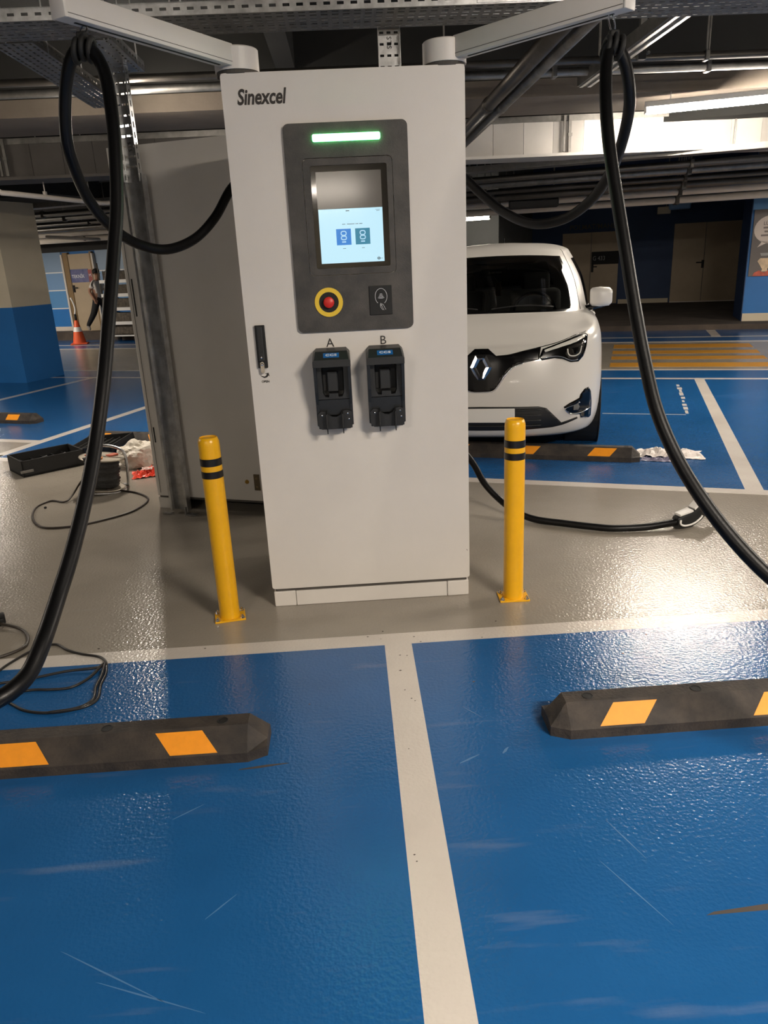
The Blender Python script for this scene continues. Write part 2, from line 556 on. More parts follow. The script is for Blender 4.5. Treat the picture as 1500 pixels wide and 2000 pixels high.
# recess behind the car
wr = struct(gbox('wall_back', M_wallnavy, -4.6, 13, 21.5, 21.8, 0.1, 3.6))
for u0, u1 in ((-0.33, 0.92), (-4.6, -1.88)):
    gbox('wall_base', M_cream, u0, u1, 21.485, 21.5, 0.10, 0.21, wr)
M_greywall = mat('grey_wall_paint', srgb(92, 94, 92), 0.7, var=0.08, vscale=2)
struct(gbox('wall_side', M_greywall, -4.6, -2.62, 16.0, 21.5, 0.1, 3.6))
wpst = struct(gbox('wall_back_right', M_wallblue, 2.0, 13, 15.7, 16.9, 0.1, 3.6))
gbox('wall_base', M_cream, 2.0, 13, 15.68, 15.7, 0.10, 0.24, wpst)
gbox('corner_face', M_wallnavy, 1.985, 2.0, 15.7, 16.9, 0.1, 3.6, wpst)
gbox('upper_panel', M_tile1, 2.0, 13, 15.685, 15.7, 2.04, 2.3, wpst)
gbox('upper_band', M_soffitband, 2.0, 13, 15.685, 15.7, 2.3, 3.6, wpst)

def double_door(name, u0, um, u1, z1, hu):
    d = struct(gbox(name, M_doorpaint, u0, um - 0.006, 21.44, 21.5, 0.12, z1))
    gbox('door_leaf', M_doorpaint, um + 0.006, u1, 21.44, 21.5, 0.12, z1, d)
    gbox('handle_plate', M_blackmatte, hu - 0.03, hu + 0.03, 21.425, 21.44, 0.93, 1.12, d)
    return d
d2 = double_door('door_2', -1.81, -1.07, -0.37, 1.925, -1.02)
gbox('door_handle', M_blackmatte, -1.04, -0.90, 21.39, 21.41, 1.05, 1.08, d2)
gbox('door_plate', M_blackmatte, -1.05, -0.36, 21.425, 21.44, 1.12, 1.44, d2)
text('lettering', 'G 433', 0.15, mat('grey_print', srgb(150, 150, 150), 0.6), d2, G(-0.86, 21.422, 1.27), (PI / 2, 0, -GA), sx=0.85)
text('lettering', 'POLMAT/MAHL', 0.17, mat('dim_grey_print', srgb(74, 72, 70), 0.6), wr, G(-1.06, 21.49, 2.06), (PI / 2, 0, -GA), ext=0.01, sx=1.0, bold=0.002)
d3 = double_door('door_3', 0.96, 1.71, 2.54, 2.02, 1.69)
gbox('door_handle', M_blackmatte, 1.53, 1.69, 21.39, 21.41, 1.05, 1.08, d3)
gbox('door_sill', M_pipewh, 0.96, 2.54, 21.40, 21.5, 0.10, 0.12, d3)

# poster with speech bubble
M_poster = mat('poster_print', srgb(92, 84, 80), 0.4, var=0.1, vscale=1.5)
po = tag(gbox('poster', M_poster, 2.03, 3.4, 15.67, 15.684, 0.90, 2.04), 'dark advertising poster with a white speech bubble on the blue wall at the right edge', 'poster')
def gpoly(name, m, pts, parent, v, t=0.004):
    mb = MB(); mb.hexa([G(u, v, z) for u, z in pts], [G(u, v - t, z) for u, z in pts]); return mb.build(name, m, parent)
M_pcream = mat('poster_white_print', srgb(222, 208, 198), 0.5)
gpoly('speech_bubble', M_pcream, [(2.33 + .28 * math.cos(a), 1.70 + .24 * math.sin(a)) for a in [2 * PI * k / 28 for k in range(28)]], po, 15.67)
gpoly('bubble_tail', M_pcream, [(2.20, 1.50), (2.13, 1.40), (2.32, 1.49)], po, 15.67)
for k, (s, sz) in enumerate((('LÜTFEN', .085), ('', .06))):
    if s: text('lettering', s, sz, M_text, po, G(2.33, 15.664, 1.80), (PI / 2, 0, -GA), sx=0.9)
for z, w in ((1.715, .13), (1.65, .11), (1.585, .16)):
    gpoly('lettering_line', mat('print_grey', srgb(140, 128, 122), .6), [(2.33 - w, z), (2.33 + w, z), (2.33 + w, z + .03), (2.33 - w, z + .03)], po, 15.666, 0.002)
M_pb = mat('poster_glass_print', srgb(214, 186, 150), 0.4, var=0.2, vscale=12)
gpoly('printed_bottle', M_pb, [(2.20, 1.21), (2.40, 1.21), (2.42, 1.16), (2.33, 1.02), (2.34, .98), (2.24, .98), (2.25, 1.02), (2.16, 1.16)], po, 15.67)
gpoly('printed_bottle_cap', mat('poster_grey_print', srgb(150, 148, 146), .4), [(2.19, 1.30), (2.34, 1.30), (2.32, 1.25), (2.21, 1.25)], po, 15.67)
gpoly('printed_flower', mat('poster_red_print', srgb(190, 84, 60), .5, var=.3, vscale=14), [(2.10, .902), (2.12, .96), (2.2, 1.0), (2.28, .96), (2.36, 1.0), (2.46, .97), (2.5, .902)], po, 15.669)

# small pale-blue cooling unit over the far door
ac = thing('cooling_unit', 'pale blue boxy unit hung on pipes above the far beige double door', 'unit', G(1.0, 20.6, 2.30), -GA)
mb = MB(); mb.box((0, 0, .14), (.50, .35, .24), bev=.04, seg=3); mb.build('unit_body', mat('pale_blue_sheet', srgb(120, 160, 205), .5), ac, auto=40)
mb = MB(); mb.box((-.35, .05, .02), (.30, .30, .16), bev=.01); mb.build('junction_box', M_cream, ac)
mb = MB(); mb.tube([(-.3, .1, .1), (-.3, .1, 1.3)], .012, 8); mb.tube([(.2, .1, .2), (.2, .1, 1.3)], .012, 8); mb.build('hanger_rod', M_steeldk, ac)

# column: cream above, blue below
cu, cv = -8.53, 8.98
c0 = struct(gbox('column', M_cream, cu - 0.8, cu, cv, cv + 0.8, 1.09, 3.6))
gbox('column_base', M_wallblue, cu - 0.803, cu + 0.003, cv - 0.003, cv + 0.803, 0.0, 1.09, c0)
# ------------------------------------------------------------------ ceiling structure and services
struct(wbox('trim_3', M_conc, -14, 9.5, 7.87, 8.86, 2.90, 3.05))
struct(wbox('trim_8', M_ceil, -14, 9.5, 7.90, 8.86, 3.05, 3.6))          # concrete downstand beam
struct(wbox('trim_4', M_ceil, -0.52, -0.35, 4.3, 7.87, 3.20, 3.6))        # rib running away from the camera
struct(gbox('trim_5', M_ceil, -18, 12.5, 9.7, 10.4, 2.80, 3.6))
struct(gbox('trim_6', M_ceil, -18, 12.5, 12.3, 12.9, 2.75, 3.6))
struct(gbox('trim_7', M_ceil, -18, -7.4, 8.85, 9.9, 2.53, 3.6))           # beam over the column

M_ductdk = mat('dark_duct_sheet', srgb(78, 74, 70), .7, var=.1, vscale=2)  # darker tone for the duct's left segments
# sheet-metal air duct across the garage
duct = thing('air_duct', 'pale ribbed sheet metal air duct running across under the concrete beam', 'duct', (0, 9.0, 2.51))
xs = -9.0
k = 0
while xs < 8.6:
    w = 0.335
    tilt = 0.012 if k % 2 == 0 else -0.010
    mb = MB()
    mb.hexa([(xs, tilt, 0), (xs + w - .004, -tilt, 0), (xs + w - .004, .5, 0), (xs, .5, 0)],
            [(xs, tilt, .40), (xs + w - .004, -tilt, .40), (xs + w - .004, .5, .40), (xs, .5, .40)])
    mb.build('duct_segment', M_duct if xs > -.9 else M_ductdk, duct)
    xs += w
    k += 1
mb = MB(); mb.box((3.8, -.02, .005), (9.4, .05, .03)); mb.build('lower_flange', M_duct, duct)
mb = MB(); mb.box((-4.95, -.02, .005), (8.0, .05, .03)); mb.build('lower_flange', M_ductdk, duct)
mb = MB(); mb.box((-0.2, .0, .37), (17.4, .03, .06)); mb.build('upper_flange', M_steeldk, duct)
for x in (-6.5, -3.6, 2.53, 5.05, 5.35):
    mb = MB(); mb.box((x - .03, -.035, .21), (.022, .022, .36)); mb.box((x + .03, -.035, .21), (.03, .022, .36)); mb.box((x + .03, -.04, .2), (.045, .03, .03))
    mb.build('hanger_strap', M_steeldk, duct)

def pipe(name, label, path, r, m, seg=12, clamps=(), group=None, cl_m=None):
    p0 = Vector(path[0])
    t = thing(name, label, 'pipe', p0, 0, group)
    MB().tube([Vector(p) - p0 for p in path], r, seg).build('pipe_run', m, t, smooth=True)
    for c in clamps:
        c = Vector(c) - p0
        mb = MB(); mb.box(c, (r * 1.2, r * 2.6, r * 2.6), bev=r * .3); mb.build('pipe_clamp', cl_m or M_steeldk, t)
        mb = MB(); mb.tube([c, (c.x, c.y, 3.6 - p0.z)], 0.008, 6); mb.build('hanger_rod', M_steeldk, t)
    return t
pipe('ceiling_pipe', 'upper grey pipe running across just in front of the concrete beam', [(-12, 6.8, 2.957), (9.2, 6.8, 2.957)], 0.030, M_pipedk, clamps=((-4, 6.8, 2.957), (0.9, 6.8, 2.957), (3.05, 6.8, 2.957)))
pipe('ceiling_pipe', 'lower grey pipe with a bright underside across the front of the concrete beam', [(-12, 7.2, 2.96), (9.2, 7.2, 2.96)], 0.036, M_steeldk, clamps=((-4, 7.2, 2.96), (1.9, 7.2, 2.96), (3.25, 7.2, 2.96)))
t = pipe('steel_conduit', 'thick dark steel conduit sloping across the view right of the charger', [(1.215, 4.16, 2.62), (1.215, 8.95, 2.62)], 0.050, M_pipedk, 16)
MB().tube([(0, 2.34, 0), (0, 2.42, 0)], 0.058, 16).build('coupler', M_pipedk, t, smooth=True)
t = pipe('steel_conduit', 'bright thin steel conduit beside the thick dark one right of the charger', [(1.322, 4.16, 2.60), (1.322, 8.95, 2.60)], 0.036, M_steeldk, 14)
MB().tube([(0, 2.34, 0), (0, 2.42, 0)], 0.042, 14).build('coupler', M_steeldk, t, smooth=True)
# far services, parallel to the back wall
far = (('cable_tray', 9.95, 2.47, .10, .05, M_steeldk), ('ceiling_pipe', 10.5, 2.425, .04, 0, M_pipedk), ('ceiling_pipe', 11.0, 2.40, .05, 0, M_steeldk),
       ('ceiling_pipe', 11.6, 2.35, .035, 0, M_pipedk), ('ceiling_pipe', 12.1, 2.31, .06, 0, M_pipedk), ('ceiling_pipe', 12.8, 2.255, .05, 0, M_pipewh),
       ('ceiling_pipe', 13.6, 2.185, .055, 0, M_pipewh))
names = ('', 'slim dark pipe second below the air duct at the back', 'dull grey pipe third below the air duct at the back', 'thin dark pipe fourth below the air duct at the back',
         'thick dark pipe fifth below the air duct at the back', 'white pipe above the lowest white pipe at the back', 'lowest white pipe in front of the far doors')
for i, (nm, v, z, r, _, m) in enumerate(far):
    if nm == 'cable_tray':
        tr = thing('cable_tray', 'dusty cable tray hanging just behind the air duct', 'cable tray', G(-4, v, z), -GA)
        mb = MB(); mb.box((4, 0, 0), (22, .25, .008)); mb.build('tray_bottom', m, tr)
        for s in (-1, 1):
            mb = MB(); mb.box((4, s * .125, .03), (22, .008, .06)); mb.build('side_rail', m, tr)
        for q in (-4, -1, 2, 5, 8):
            mb = MB(); mb.tube([(q, 0, 0), (q, 0, 3.6 - z)], .008, 6); mb.build('hanger_rod', M_steeldk, tr)
    else:
        pipe(nm, names[i], [G(-16, v, z), G(11.5, v, z)], r, m, 10, clamps=[G(u, v, z) for u in (-9, -5.5, -2.1, .6, 3.5)], cl_m=M_pipedk)
# black strapped bundle / valve on the far pipes
vb = thing('valve_box', 'black valve box hanging from the far pipes right of the charger', 'valve', G(-1.5, 12.4, 2.16), -GA + .15)
mb = MB(); mb.box((0, 0, 0.05), (.75, .22, .14), bev=.03); mb.build('valve_body', M_blackmatte, vb)
mb = MB(); mb.tube([(-.25, 0, .1), (-.25, 0, .22)], .05, 10); mb.tube([(.1, -.05, .1), (.1, -.05, .2)], .06, 10); mb.build('valve_cap', M_blackmatte, vb)
mb = MB(); mb.tube([(-.3, 0, .1), (-.3, 0, 1.44)], .01, 6); mb.tube([(.3, 0, .1), (.3, 0, 1.44)], .01, 6); mb.build('hanger_rod', M_steeldk, vb)

# white sprinkler pipes on the left
sp = pipe('sprinkler_pipe', 'white sprinkler pipe with an elbow above the left column', [(-3.62, 8.70, 3.0), (-3.62, 8.70, 2.40), (-3.58, 8.72, 2.355), (-3.51, 8.78, 2.35), (-3.05, 10.46, 2.35), (0.5, 10.2, 2.33)], 0.028, M_pipewh, 12)
for y, x in ((9.35, -3.355), (10.2, -3.12)):
    c = Vector((x, y, 2.35)) - Vector((-3.62, 8.70, 3.0))
    mb = MB(); mb.tube([c + Vector((0, 0, .02)), c + Vector((0, 0, 1.24))], .007, 6); mb.box(c + Vector((0, 0, .03)), (.03, .05, .06)); mb.build('hanger_rod', M_pipewh, sp)
pipe('sprinkler_pipe', 'thin bright pipe high up right of the left column', [(-5.21, 14.24, 2.15), (-4.95, 15.9, 2.15), (-4.9, 16.2, 2.15)], 0.03, M_pipewh, 10, clamps=((-5.0, 15.6, 2.15),))

# perforated cable tray overhead
tray = thing('cable_tray', 'slotted galvanised cable tray crossing the top of the view', 'cable tray', (0, 3.84, 2.56))
mb = MB(); mb.perf((-4.0, 0, 0), (1, 0, 0), (0, 1, 0), 160, 7, .05, .043, .030, .012); mb.build('tray_bottom', M_steeldk, tray, solid=.002)
for y in (0, .301):
    mb = MB(); mb.perf((-4.0, y, 0), (1, 0, 0), (0, 0, 1), 133, 1, .06, .05, .030, .012); mb.build('side_rail', M_steel, tray, solid=.002)
    mb = MB(); mb.box((-.01, y + (.006 if y == 0 else -.006), .05), (7.98, .014, .003)); mb.build('rail_lip', M_steel, tray)
mb = MB(); mb.box((0.83, -.004, .025), (.34, .004, .042)); mb.build('joint_plate', M_steel, tray)
for x in (.71, .79, .87, .95):
    mb = MB(); mb.lathe([(0, .012), (.009, .012), (.011, 0), (0, 0)], (x, -.006, .025), 8, Matrix.Rotation(PI / 2, 4, 'X')); mb.build('bolt', M_chrome, tray)
for x in (-3, -1.9, -.7, .6, 1.9, 3):
    for y in (.01, .29):
        mb = MB(); mb.tube([(x, y, 0), (x, y, 1.04)], .005, 6); mb.build('hanger_rod', M_steel, tray)

def tray_run(name, label, x0, x1, y0, y1, z, m):
    t = thing(name, label, 'cable tray', (x0, y0, z))
    w, l = x1 - x0, y1 - y0
    nu, nv = max(2, int(w / .04)), max(2, int(l / .05))
    mb = MB(); mb.perf((0, 0, 0), (1, 0, 0), (0, 1, 0), nu, nv, w / nu, l / nv, .012, .030); mb.build('tray_bottom', m, t, solid=.002)
    for x in (0, w):
        mb = MB(); mb.perf((x, 0, 0), (0, 1, 0), (0, 0, 1), nv, 1, l / nv, .05, .028, .012); mb.build('side_rail', m, t, solid=.002)
    for y in (.2, l - .15):
        mb = MB(); mb.tube([(0, y, 0), (0, y, 3.6 - z)], .004, 6); mb.tube([(w, y, 0), (w, y, 3.6 - z)], .004, 6); mb.build('hanger_rod', M_steel, t)
    return t
tray_run('cable_tray', 'short slotted tray linking the overhead tray to the upright channel at left', -1.21, -1.05, 4.145, 4.78, 2.555, M_steel)
tray_run('cable_tray', 'dull slotted tray branching away at the top left corner', -1.62, -1.42, 4.145, 5.7, 2.555, M_steeldk)
# Y-directed strut at upper right, with a hanging post
st = thing('support_strut', 'pale steel strut running away at the upper right above the cable loop', 'strut', (2.26, 4.5, 2.90))
mb = MB(); mb.box((0, 1.5, .045), (.13, 3.0, .09)); mb.build('strut_body', M_steeldk, st)
mb = MB(); mb.box((-.03, 1.5, -.004), (.03, 3.0, .01)); mb.box((.045, 1.5, -.004), (.03, 3.0, .01)); mb.build('strut_flange', M_steel, st)
for y in (.4, 2.6):
    mb = MB(); mb.tube([(0, y, .08), (0, y, .70)], .01, 6); mb.build('hanger_rod', M_steeldk, st)
hp = thing('hanging_post', 'dark square post hanging from the ceiling beside the right cable loop', 'post', (2.40, 6.5, 2.88))
mb = MB(); mb.box((0, 0, .40), (.05, .05, .64), bev=.006); mb.build('post_tube', M_steeldk, hp)
mb = MB(); mb.box((0, 0, .05), (.062, .062, .10), bev=.006); mb.build('post_sleeve', M_blackmatte, hp)
mb = MB(); mb.lathe([(0, .02), (.012, .02), (.012, 0), (0, 0)], (.04, -.03, .04), 8, Matrix.Rotation(PI / 2, 4, 'X')); mb.build('bolt', M_chrome, hp)

# upright channel at the left of the second charger
ch = thing('upright_channel', 'galvanised upright cable channel standing against the rear cabinet at left', 'cable channel', (-1.155, 4.64, 0), -GA)
lean = Matrix.Rotation(math.radians(1.1), 4, 'Y')
mb = MB(); mb.box((0, .02, 1.02), (.125, .004, 2.0)); mb.build('channel_web', M_steel, ch)
for s in (-1, 1):
    mb = MB(); mb.box((s * .0625, 0, 1.02), (.004, .045, 2.0)); mb.box((s * .056, -.0225, 1.02), (.016, .004, 2.0)); mb.build('channel_flange', M_steel, ch)
mb = MB(); mb.perf((-.05, 0.0, 1.98), (1, 0, 0), (0, 0, 1), 3, 11, .0333, .052, .022, .010); mb.build('slotted_web', M_steel, ch, solid=.002)
for s in (-1, 1):
    mb = MB(); mb.perf((s * .05, -.03, 1.98), (0, 1, 0), (0, 0, 1), 1, 11, .035, .052, .010, .030); mb.build('slotted_flange', M_steel, ch, solid=.002)
text('stamped_letters', 'STS', .030, M_blackmatte, ch, (0, -.003, 2.16), (PI / 2, PI / 2, 0), spacing=1.15)
mb = MB(); mb.box((.095, -.03, .006), (.08, .035, .006)); mb.box((.06, -.03, .03), (.006, .035, .05)); mb.build('foot_bracket', M_steel, ch)
mb = MB(); mb.box((-.08, -.03, .006), (.06, .035, .006)); mb.build('foot_bracket', M_steel, ch)
for v in ch.children: v.rotation_euler = (v.rotation_euler[0], v.rotation_euler[1], v.rotation_euler[2])

vt = thing('upright_tray', 'bright slotted upright tray rising behind the charger to the overhead tray', 'cable tray', (.28, 4.16, 0))
mb = MB(); mb.perf((-.053, 0, .02), (1, 0, 0), (0, 0, 1), 3, 52, .0353, .049, .020, .011); mb.build('slotted_web', M_steel, vt, solid=.002)
for s in (-1, 1):
    mb = MB(); mb.perf((s * .053, -.035, .02), (0, 1, 0), (0, 0, 1), 1, 52, .035, .049, .010, .03); mb.build('slotted_flange', M_steel, vt, solid=.002)
text('stamped_letters', 'STS', .032, M_blackmatte, vt, (0, -.004, 2.50), (PI / 2, PI / 2, 0), spacing=1.15)

# ------------------------------------------------------------------ fluorescent battens
def batten(label, c, rz, ln=1.5, strength=1.0, ztop=3.6, flat=False):
    t = thing('batten_lamp', label, 'lamp', c, rz, 'fluorescent ceiling battens')
    mb = MB(); mb.box((0, 0, .045), (ln, .11, .05), bev=.008); mb.build('lamp_housing', M_lampbody, t)
    m = M_lamp if strength == 1.0 else mat('lamp_tube_%g' % strength, (1, 1, 1), .4, emit=LAMP_COL, estr=TUBE * strength)
    mb = MB()
    if flat:      # shallow prismatic diffuser that shines mostly downwards
        mb.box((0, 0, .008), (ln - .06, .15, .022)); mb.build('diffuser_panel', m, t)
    else:
        mb.tube([(-ln / 2 + .02, 0, -.005), (ln / 2 - .02, 0, -.005)], .034, 10); mb.build('diffuser_tube', m, t, smooth=True)
    for s in (-1, 1):
        mb = MB(); mb.box((s * (ln / 2 - .01), 0, .005), (.025, .085, .07), bev=.006); mb.build('end_cap', M_lampbody, t)
        mb = MB(); mb.tube([(s * ln * .35, 0, .06), (s * ln * .35, 0, ztop - c[2])], .004, 6); mb.build('hanger_rod', M_steel, t)
    return t
batten('lit fluorescent batten under the concrete beam at upper right', G(.80, 8.53, 2.76), -GA, 1.55, 1.5, 2.90)
batten('lit fluorescent batten hidden behind the left cable loop', (-1.80, 7.0, 2.64), math.atan2(7.0, -1.80), 0.9, 1.7, flat=True)
batten('small lit batten far back just right of the charger', G(-2.95, 14.8, 2.16), -GA, .75, 0.4)
batten('ceiling batten behind the viewer on the right', (2.5, -0.8, 2.95), -.1, 1.5, 3.4, flat=True)
batten('ceiling batten behind the viewer on the left', (-2.6, -2.4, 2.95), -.1, 1.5, 1.1, flat=True)
batten('ceiling batten far behind the viewer', (-.35, -8.6, 2.75), 0, 1.5, 1.2, flat=True)
batten('lit batten over the far left lane out of view', G(-13.5, 12.0, 2.12), -GA, 1.5, 1.6, flat=True)
batten('lit batten over the right end of the crossing out of view', G(4.6, 12.2, 2.12), -GA, 1.5, 1.3, flat=True)
batten('added unseen batten over the left bays, lighting the column', G(-8.4, 3.2, 2.7), -GA, 1.5, 1.5, flat=True)  # unseen lamp, added to brighten the left column
batten('added unseen batten over the right bays, lighting the far blue bay', G(3.7, 6.4, 2.7), -GA, 1.5, 2.2, flat=True)  # extra lamp outside the frame, added to lift the far right bay
# ------------------------------------------------------------------ charging cabinet
W2, CH, CDP = 0.457, 2.178, 0.68
def cabinet(root, m, back=False):
    mb = MB()
    pts = rrect(-W2, W2, 0.0, CDP, .022, 5)
    mb.prism(pts, FXY(0), .09, CH)
    o = mb.build('cabinet_body', m, root, auto=35)
    # plinth
    mb = MB(); mb.prism(rrect(-W2 + .012, W2 - .012, .012, CDP - .012, .01, 2), FXY(0), .072, .092); mb.build('shadow_gap', M_gap, root)
    for s in (-1, 1):
        x0, x1 = (-W2 + .006, -W2 + .105) if s < 0 else (W2 - .105, W2 - .006)
        mb = MB(); mb.box(((x0 + x1) / 2, .055, .037), (x1 - x0, .10, .074), bev=.004); mb.build('plinth_corner', m, root)
        mb = MB(); mb.box(((x0 + x1) / 2, CDP - .055, .037), (x1 - x0, .10, .074), bev=.004); mb.build('plinth_corner', m, root)
        mb = MB(); mb.box((s * (W2 - .012), CDP / 2, .037), (.008, CDP - .22, .074)); mb.build('plinth_side', m, root)
    return o

CX0, CY0 = 0.0365, 3.14
ev = thing('charging_station', 'tall pale grey charging cabinet with touch screen, green light bar and two cable arms', 'charger', (CX0, CY0, 0))
body = cabinet(ev, M_cab)
mb = MB(); mb.box((0, .010, .037), (2 * W2 - .214, .008, .072), bev=.002); mb.build('plinth_panel', M_cab, ev)
mb = MB(); mb.box((0, CDP - .010, .037), (2 * W2 - .214, .008, .072), bev=.002); mb.build('plinth_panel', M_cab, ev)
# door front sheet with softly rounded edges
mb = MB(); mb.prism(rrect(-W2 + .002, W2 - .002, .092, CH - .002, .012, 4), FXZ(.004), 0, .006); mb.build('front_door', M_cab, ev, auto=30)
text('brand_lettering', 'Sinexcel', .072, M_text, ev, (-.311, -.0035, 2.094), shear=.22, bold=.0019, sx=.76)

# dark fascia
PF = .002
fa_m = M_dkplastic
mb = MB()
out = rrect(-.2405, .2315, 1.231, 2.0, .022, 5)
inn = rrect(-.1775, .1705, 1.449, 1.879, .020, 5)
mb.frame(out, inn, FXZ(0), 0, .014)
fascia = mb.build('fascia', fa_m, ev, auto=35)
mb = MB(); mb.frame(rrect(-.175, .168, 1.4515, 1.8765, .018, 5), rrect(-.1475, .1475, 1.4765, 1.8525, .008, 5), FXZ(0), 0, .010); mb.build('screen_bezel', fa_m, fascia, auto=35)
M_glassblk = mat('screen_glass', srgb(16, 16, 17), 0.06)
mb = MB(); mb.prism(rrect(-.147, .147, 1.477, 1.852, .004, 2), FXZ(0), 0, .006); scr = mb.build('touch_screen', M_glassblk, ev)
M_scrgrey = mat('display_grey', srgb(52, 49, 46), 0.12, emit=srgb(112, 106, 100), estr=.22)
M_scrwhite = mat('display_white', srgb(40, 44, 48), 0.10, emit=srgb(192, 234, 250), estr=1.0)
def sp(name, m, x0, x1, z0, z1, d, parent=scr):
    mb = MB(); mb.prism([(x0, z0), (x1, z0), (x1, z1), (x0, z1)], FXZ(0), .004, d); return mb.build(name, m, parent)
sp('display_idle', M_scrgrey, -.128, .124, 1.697, 1.830, .0068)
sp('display_page', M_scrwhite, -.127, .124, 1.495, 1.696, .0068)
M_sb = mat('display_blue', srgb(20, 40, 60), .2, emit=srgb(38, 128, 214), estr=.9)
M_st = mat('display_teal', srgb(20, 40, 50), .2, emit=srgb(34, 128, 160), estr=.9)
M_sl = mat('display_pale', srgb(40, 50, 60), .2, emit=srgb(176, 222, 246), estr=.9)
M_sg = mat('display_ink', srgb(20, 24, 28), .2, emit=srgb(74, 88, 98), estr=.6)
for x, m in ((-.033, M_sb), (.042, M_st)):
    sp('screen_tile', m, x - .029, x + .029, 1.562, 1.622, .0074)
    mb = MB(); mb.frame(rrect(x - .012, x + .012, 1.596, 1.615, .009, 4), rrect(x - .008, x + .008, 1.600, 1.611, .005, 4), FXZ(0), .0074, .0078); mb.build('screen_icon', M_sl, scr)
    mb = MB(); mb.frame(rrect(x - .012, x + .012, 1.580, 1.597, .008, 4), rrect(x - .008, x + .008, 1.584, 1.593, .004, 4), FXZ(0), .0074, .0078); mb.build('screen_icon', M_sl, scr)
    sp('screen_caption', M_sl, x - .008, x + .008, 1.571, 1.576, .0077)
    sp('screen_caption', M_sg, x - .006, x + .006, 1.548, 1.5495, .0072)
for x0, x1, z, h in ((-.037, -.024, 1.638, .002), (-.018, .012, 1.638, .002), (.015, .027, 1.638, .002), (.030, .043, 1.638, .002), (-.02, -.006, 1.686, .003), (.096, .115, 1.688, .001), (.10, .113, 1.683, .0015), (.108, .118, 1.506, .0012)):
    sp('screen_caption', M_sg, x0, x1, z, z + h, .0072)
mb = MB(); mb.frame(circ(.102, 1.507, .006, 14), circ(.102, 1.507, .004, 14), FXZ(0), .0068, .0073); mb.build('screen_icon', M_sg, scr)
sp('screen_icon', M_sg, .0965, .1075, 1.5055, 1.5085, .0073)
# light bar
M_led = mat('green_light', (1, 1, 1), .4, emit=(0.13, 1.0, 0.26), estr=11.0)
mb = MB(); mb.prism(rrect(-.1305, .1265, 1.934, 1.959, .006, 4), FXZ(0), .013, .024); mb.build('light_bar', M_led, ev)
# emergency stop
mb = MB(); mb.frame(circ(-.109, 1.347, .057, 32), circ(-.109, 1.347, .040, 32), FXZ(0), .013, .018); es = mb.build('stop_ring', M_ring, ev, auto=35)
mb = MB(); mb.prism(circ(-.109, 1.347, .041, 32), FXZ(0), .013, .0148); mb.build('stop_recess', M_blackmatte, es)
mb = MB(); mb.lathe([(0, .036), (.017, .035), (.0215, .031), (.0215, .022), (.014, .019), (.014, .012), (0, .012)], (-.109, 0, 1.347), 24, Matrix.Rotation(PI / 2, 4, 'X')); mb.build('stop_button', M_red, es, auto=40)
# card reader
mb = MB(); mb.box((.101, -.0152, 1.345), (.092, .006, .114), bev=.002); nf = mb.build('card_reader', M_blackmatte, ev)
FR = FXZ(0)
def strip(name, pts, w, m, parent, d0=.0180, d1=.0188):
    """flat printed line along pts (x, z)"""
    mb = MB()
    for (a, b), (c, d) in zip(pts, pts[1:]):
        L = math.hypot(c - a, d - b)
        if L < 1e-6: continue
        nx, nz = -(d - b) / L * w / 2, (c - a) / L * w / 2
        mb.prism([(a + nx, b + nz), (a - nx, b - nz), (c - nx, d - nz), (c + nx, d + nz)], FR, d0, d1)
    return mb.build(name, m, parent)
cxn, czn = .103, 1.360
strip('reader_symbol', [(cxn + .024 * math.cos(a), czn + .031 * math.sin(a)) for a in [math.radians(-58 + k * 292 / 26) for k in range(27)]], .0013, M_textwh, nf)
for k, w in enumerate((.0045, .0075, .0105, .0135)):
    strip('reader_symbol', [(cxn + w * math.sin(a), czn + .009 - .0052 * k + .003 * (1 - math.cos(a) * 1.0)) for a in [math.radians(-65 + q * 130 / 8) for q in range(9)]], .0016, M_textwh, nf)
for pts in ([(.100, 1.334), (.103, 1.330), (.107, 1.331), (.111, 1.327), (.115, 1.318), (.1205, 1.308)], [(.100, 1.334), (.101, 1.326), (.103, 1.3225), (.106, 1.3215), (.108, 1.315), (.113, 1.306)],
            [(.101, 1.326), (.107, 1.326)], [(.0985, 1.330), (.099, 1.320), (.104, 1.312), (.108, 1.307)]):
    strip('reader_symbol', pts, .0011, M_textwh, nf)
# lock handle
mb = MB(); mb.box((-.3985, -.008, 1.184), (.040, .014, .172), bev=.002); lk = mb.build('lock_handle', M_blackmatte, ev)
mb = MB(); mb.box((-.400, -.018, 1.195), (.026, .012, .14), bev=.004); mb.build('handle_grip', M_black, lk)
mb = MB(); mb.prism(rrect(-.4085, -.3925, 1.076, 1.124, .0079, 5), FXZ(0), .0155, .019); mb.build('lock_lever', M_chrome, lk, auto=35)
for z in (1.142, 1.114):
    mb = MB(); mb.lathe([(0, .029), (.004, .028), (.0058, .0235), (.0058, .016), (0, .016)], (-.4005, 0, z), 14, Matrix.Rotation(PI / 2, 4, 'X')); mb.build('lock_screw', M_chrome, lk, auto=40)
# curved arrow and OPEN
a_out = [(-.4155, 1.0685), (-.408, 1.060), (-.398, 1.0555), (-.388, 1.0575), (-.3805, 1.0655), (-.3765, 1.0600), (-.3795, 1.0765), (-.3955, 1.0735), (-.3875, 1.0715), (-.391, 1.0645), (-.398, 1.0615), (-.407, 1.0640)]
mb = MB(); mb.prism(a_out, FXZ(0), .0018, .0026); mb.build('open_arrow', M_text, ev)
text('open_lettering', 'OPEN', .0125, M_text, ev, (-.395, -.0030, 1.0405), bold=.0003)
text('socket_letter', 'A', .050, M_text, ev, (-.1155, -.0035, 1.184))
text('socket_letter', 'B', .050, M_text, ev, (.1035, -.0035, 1.184))
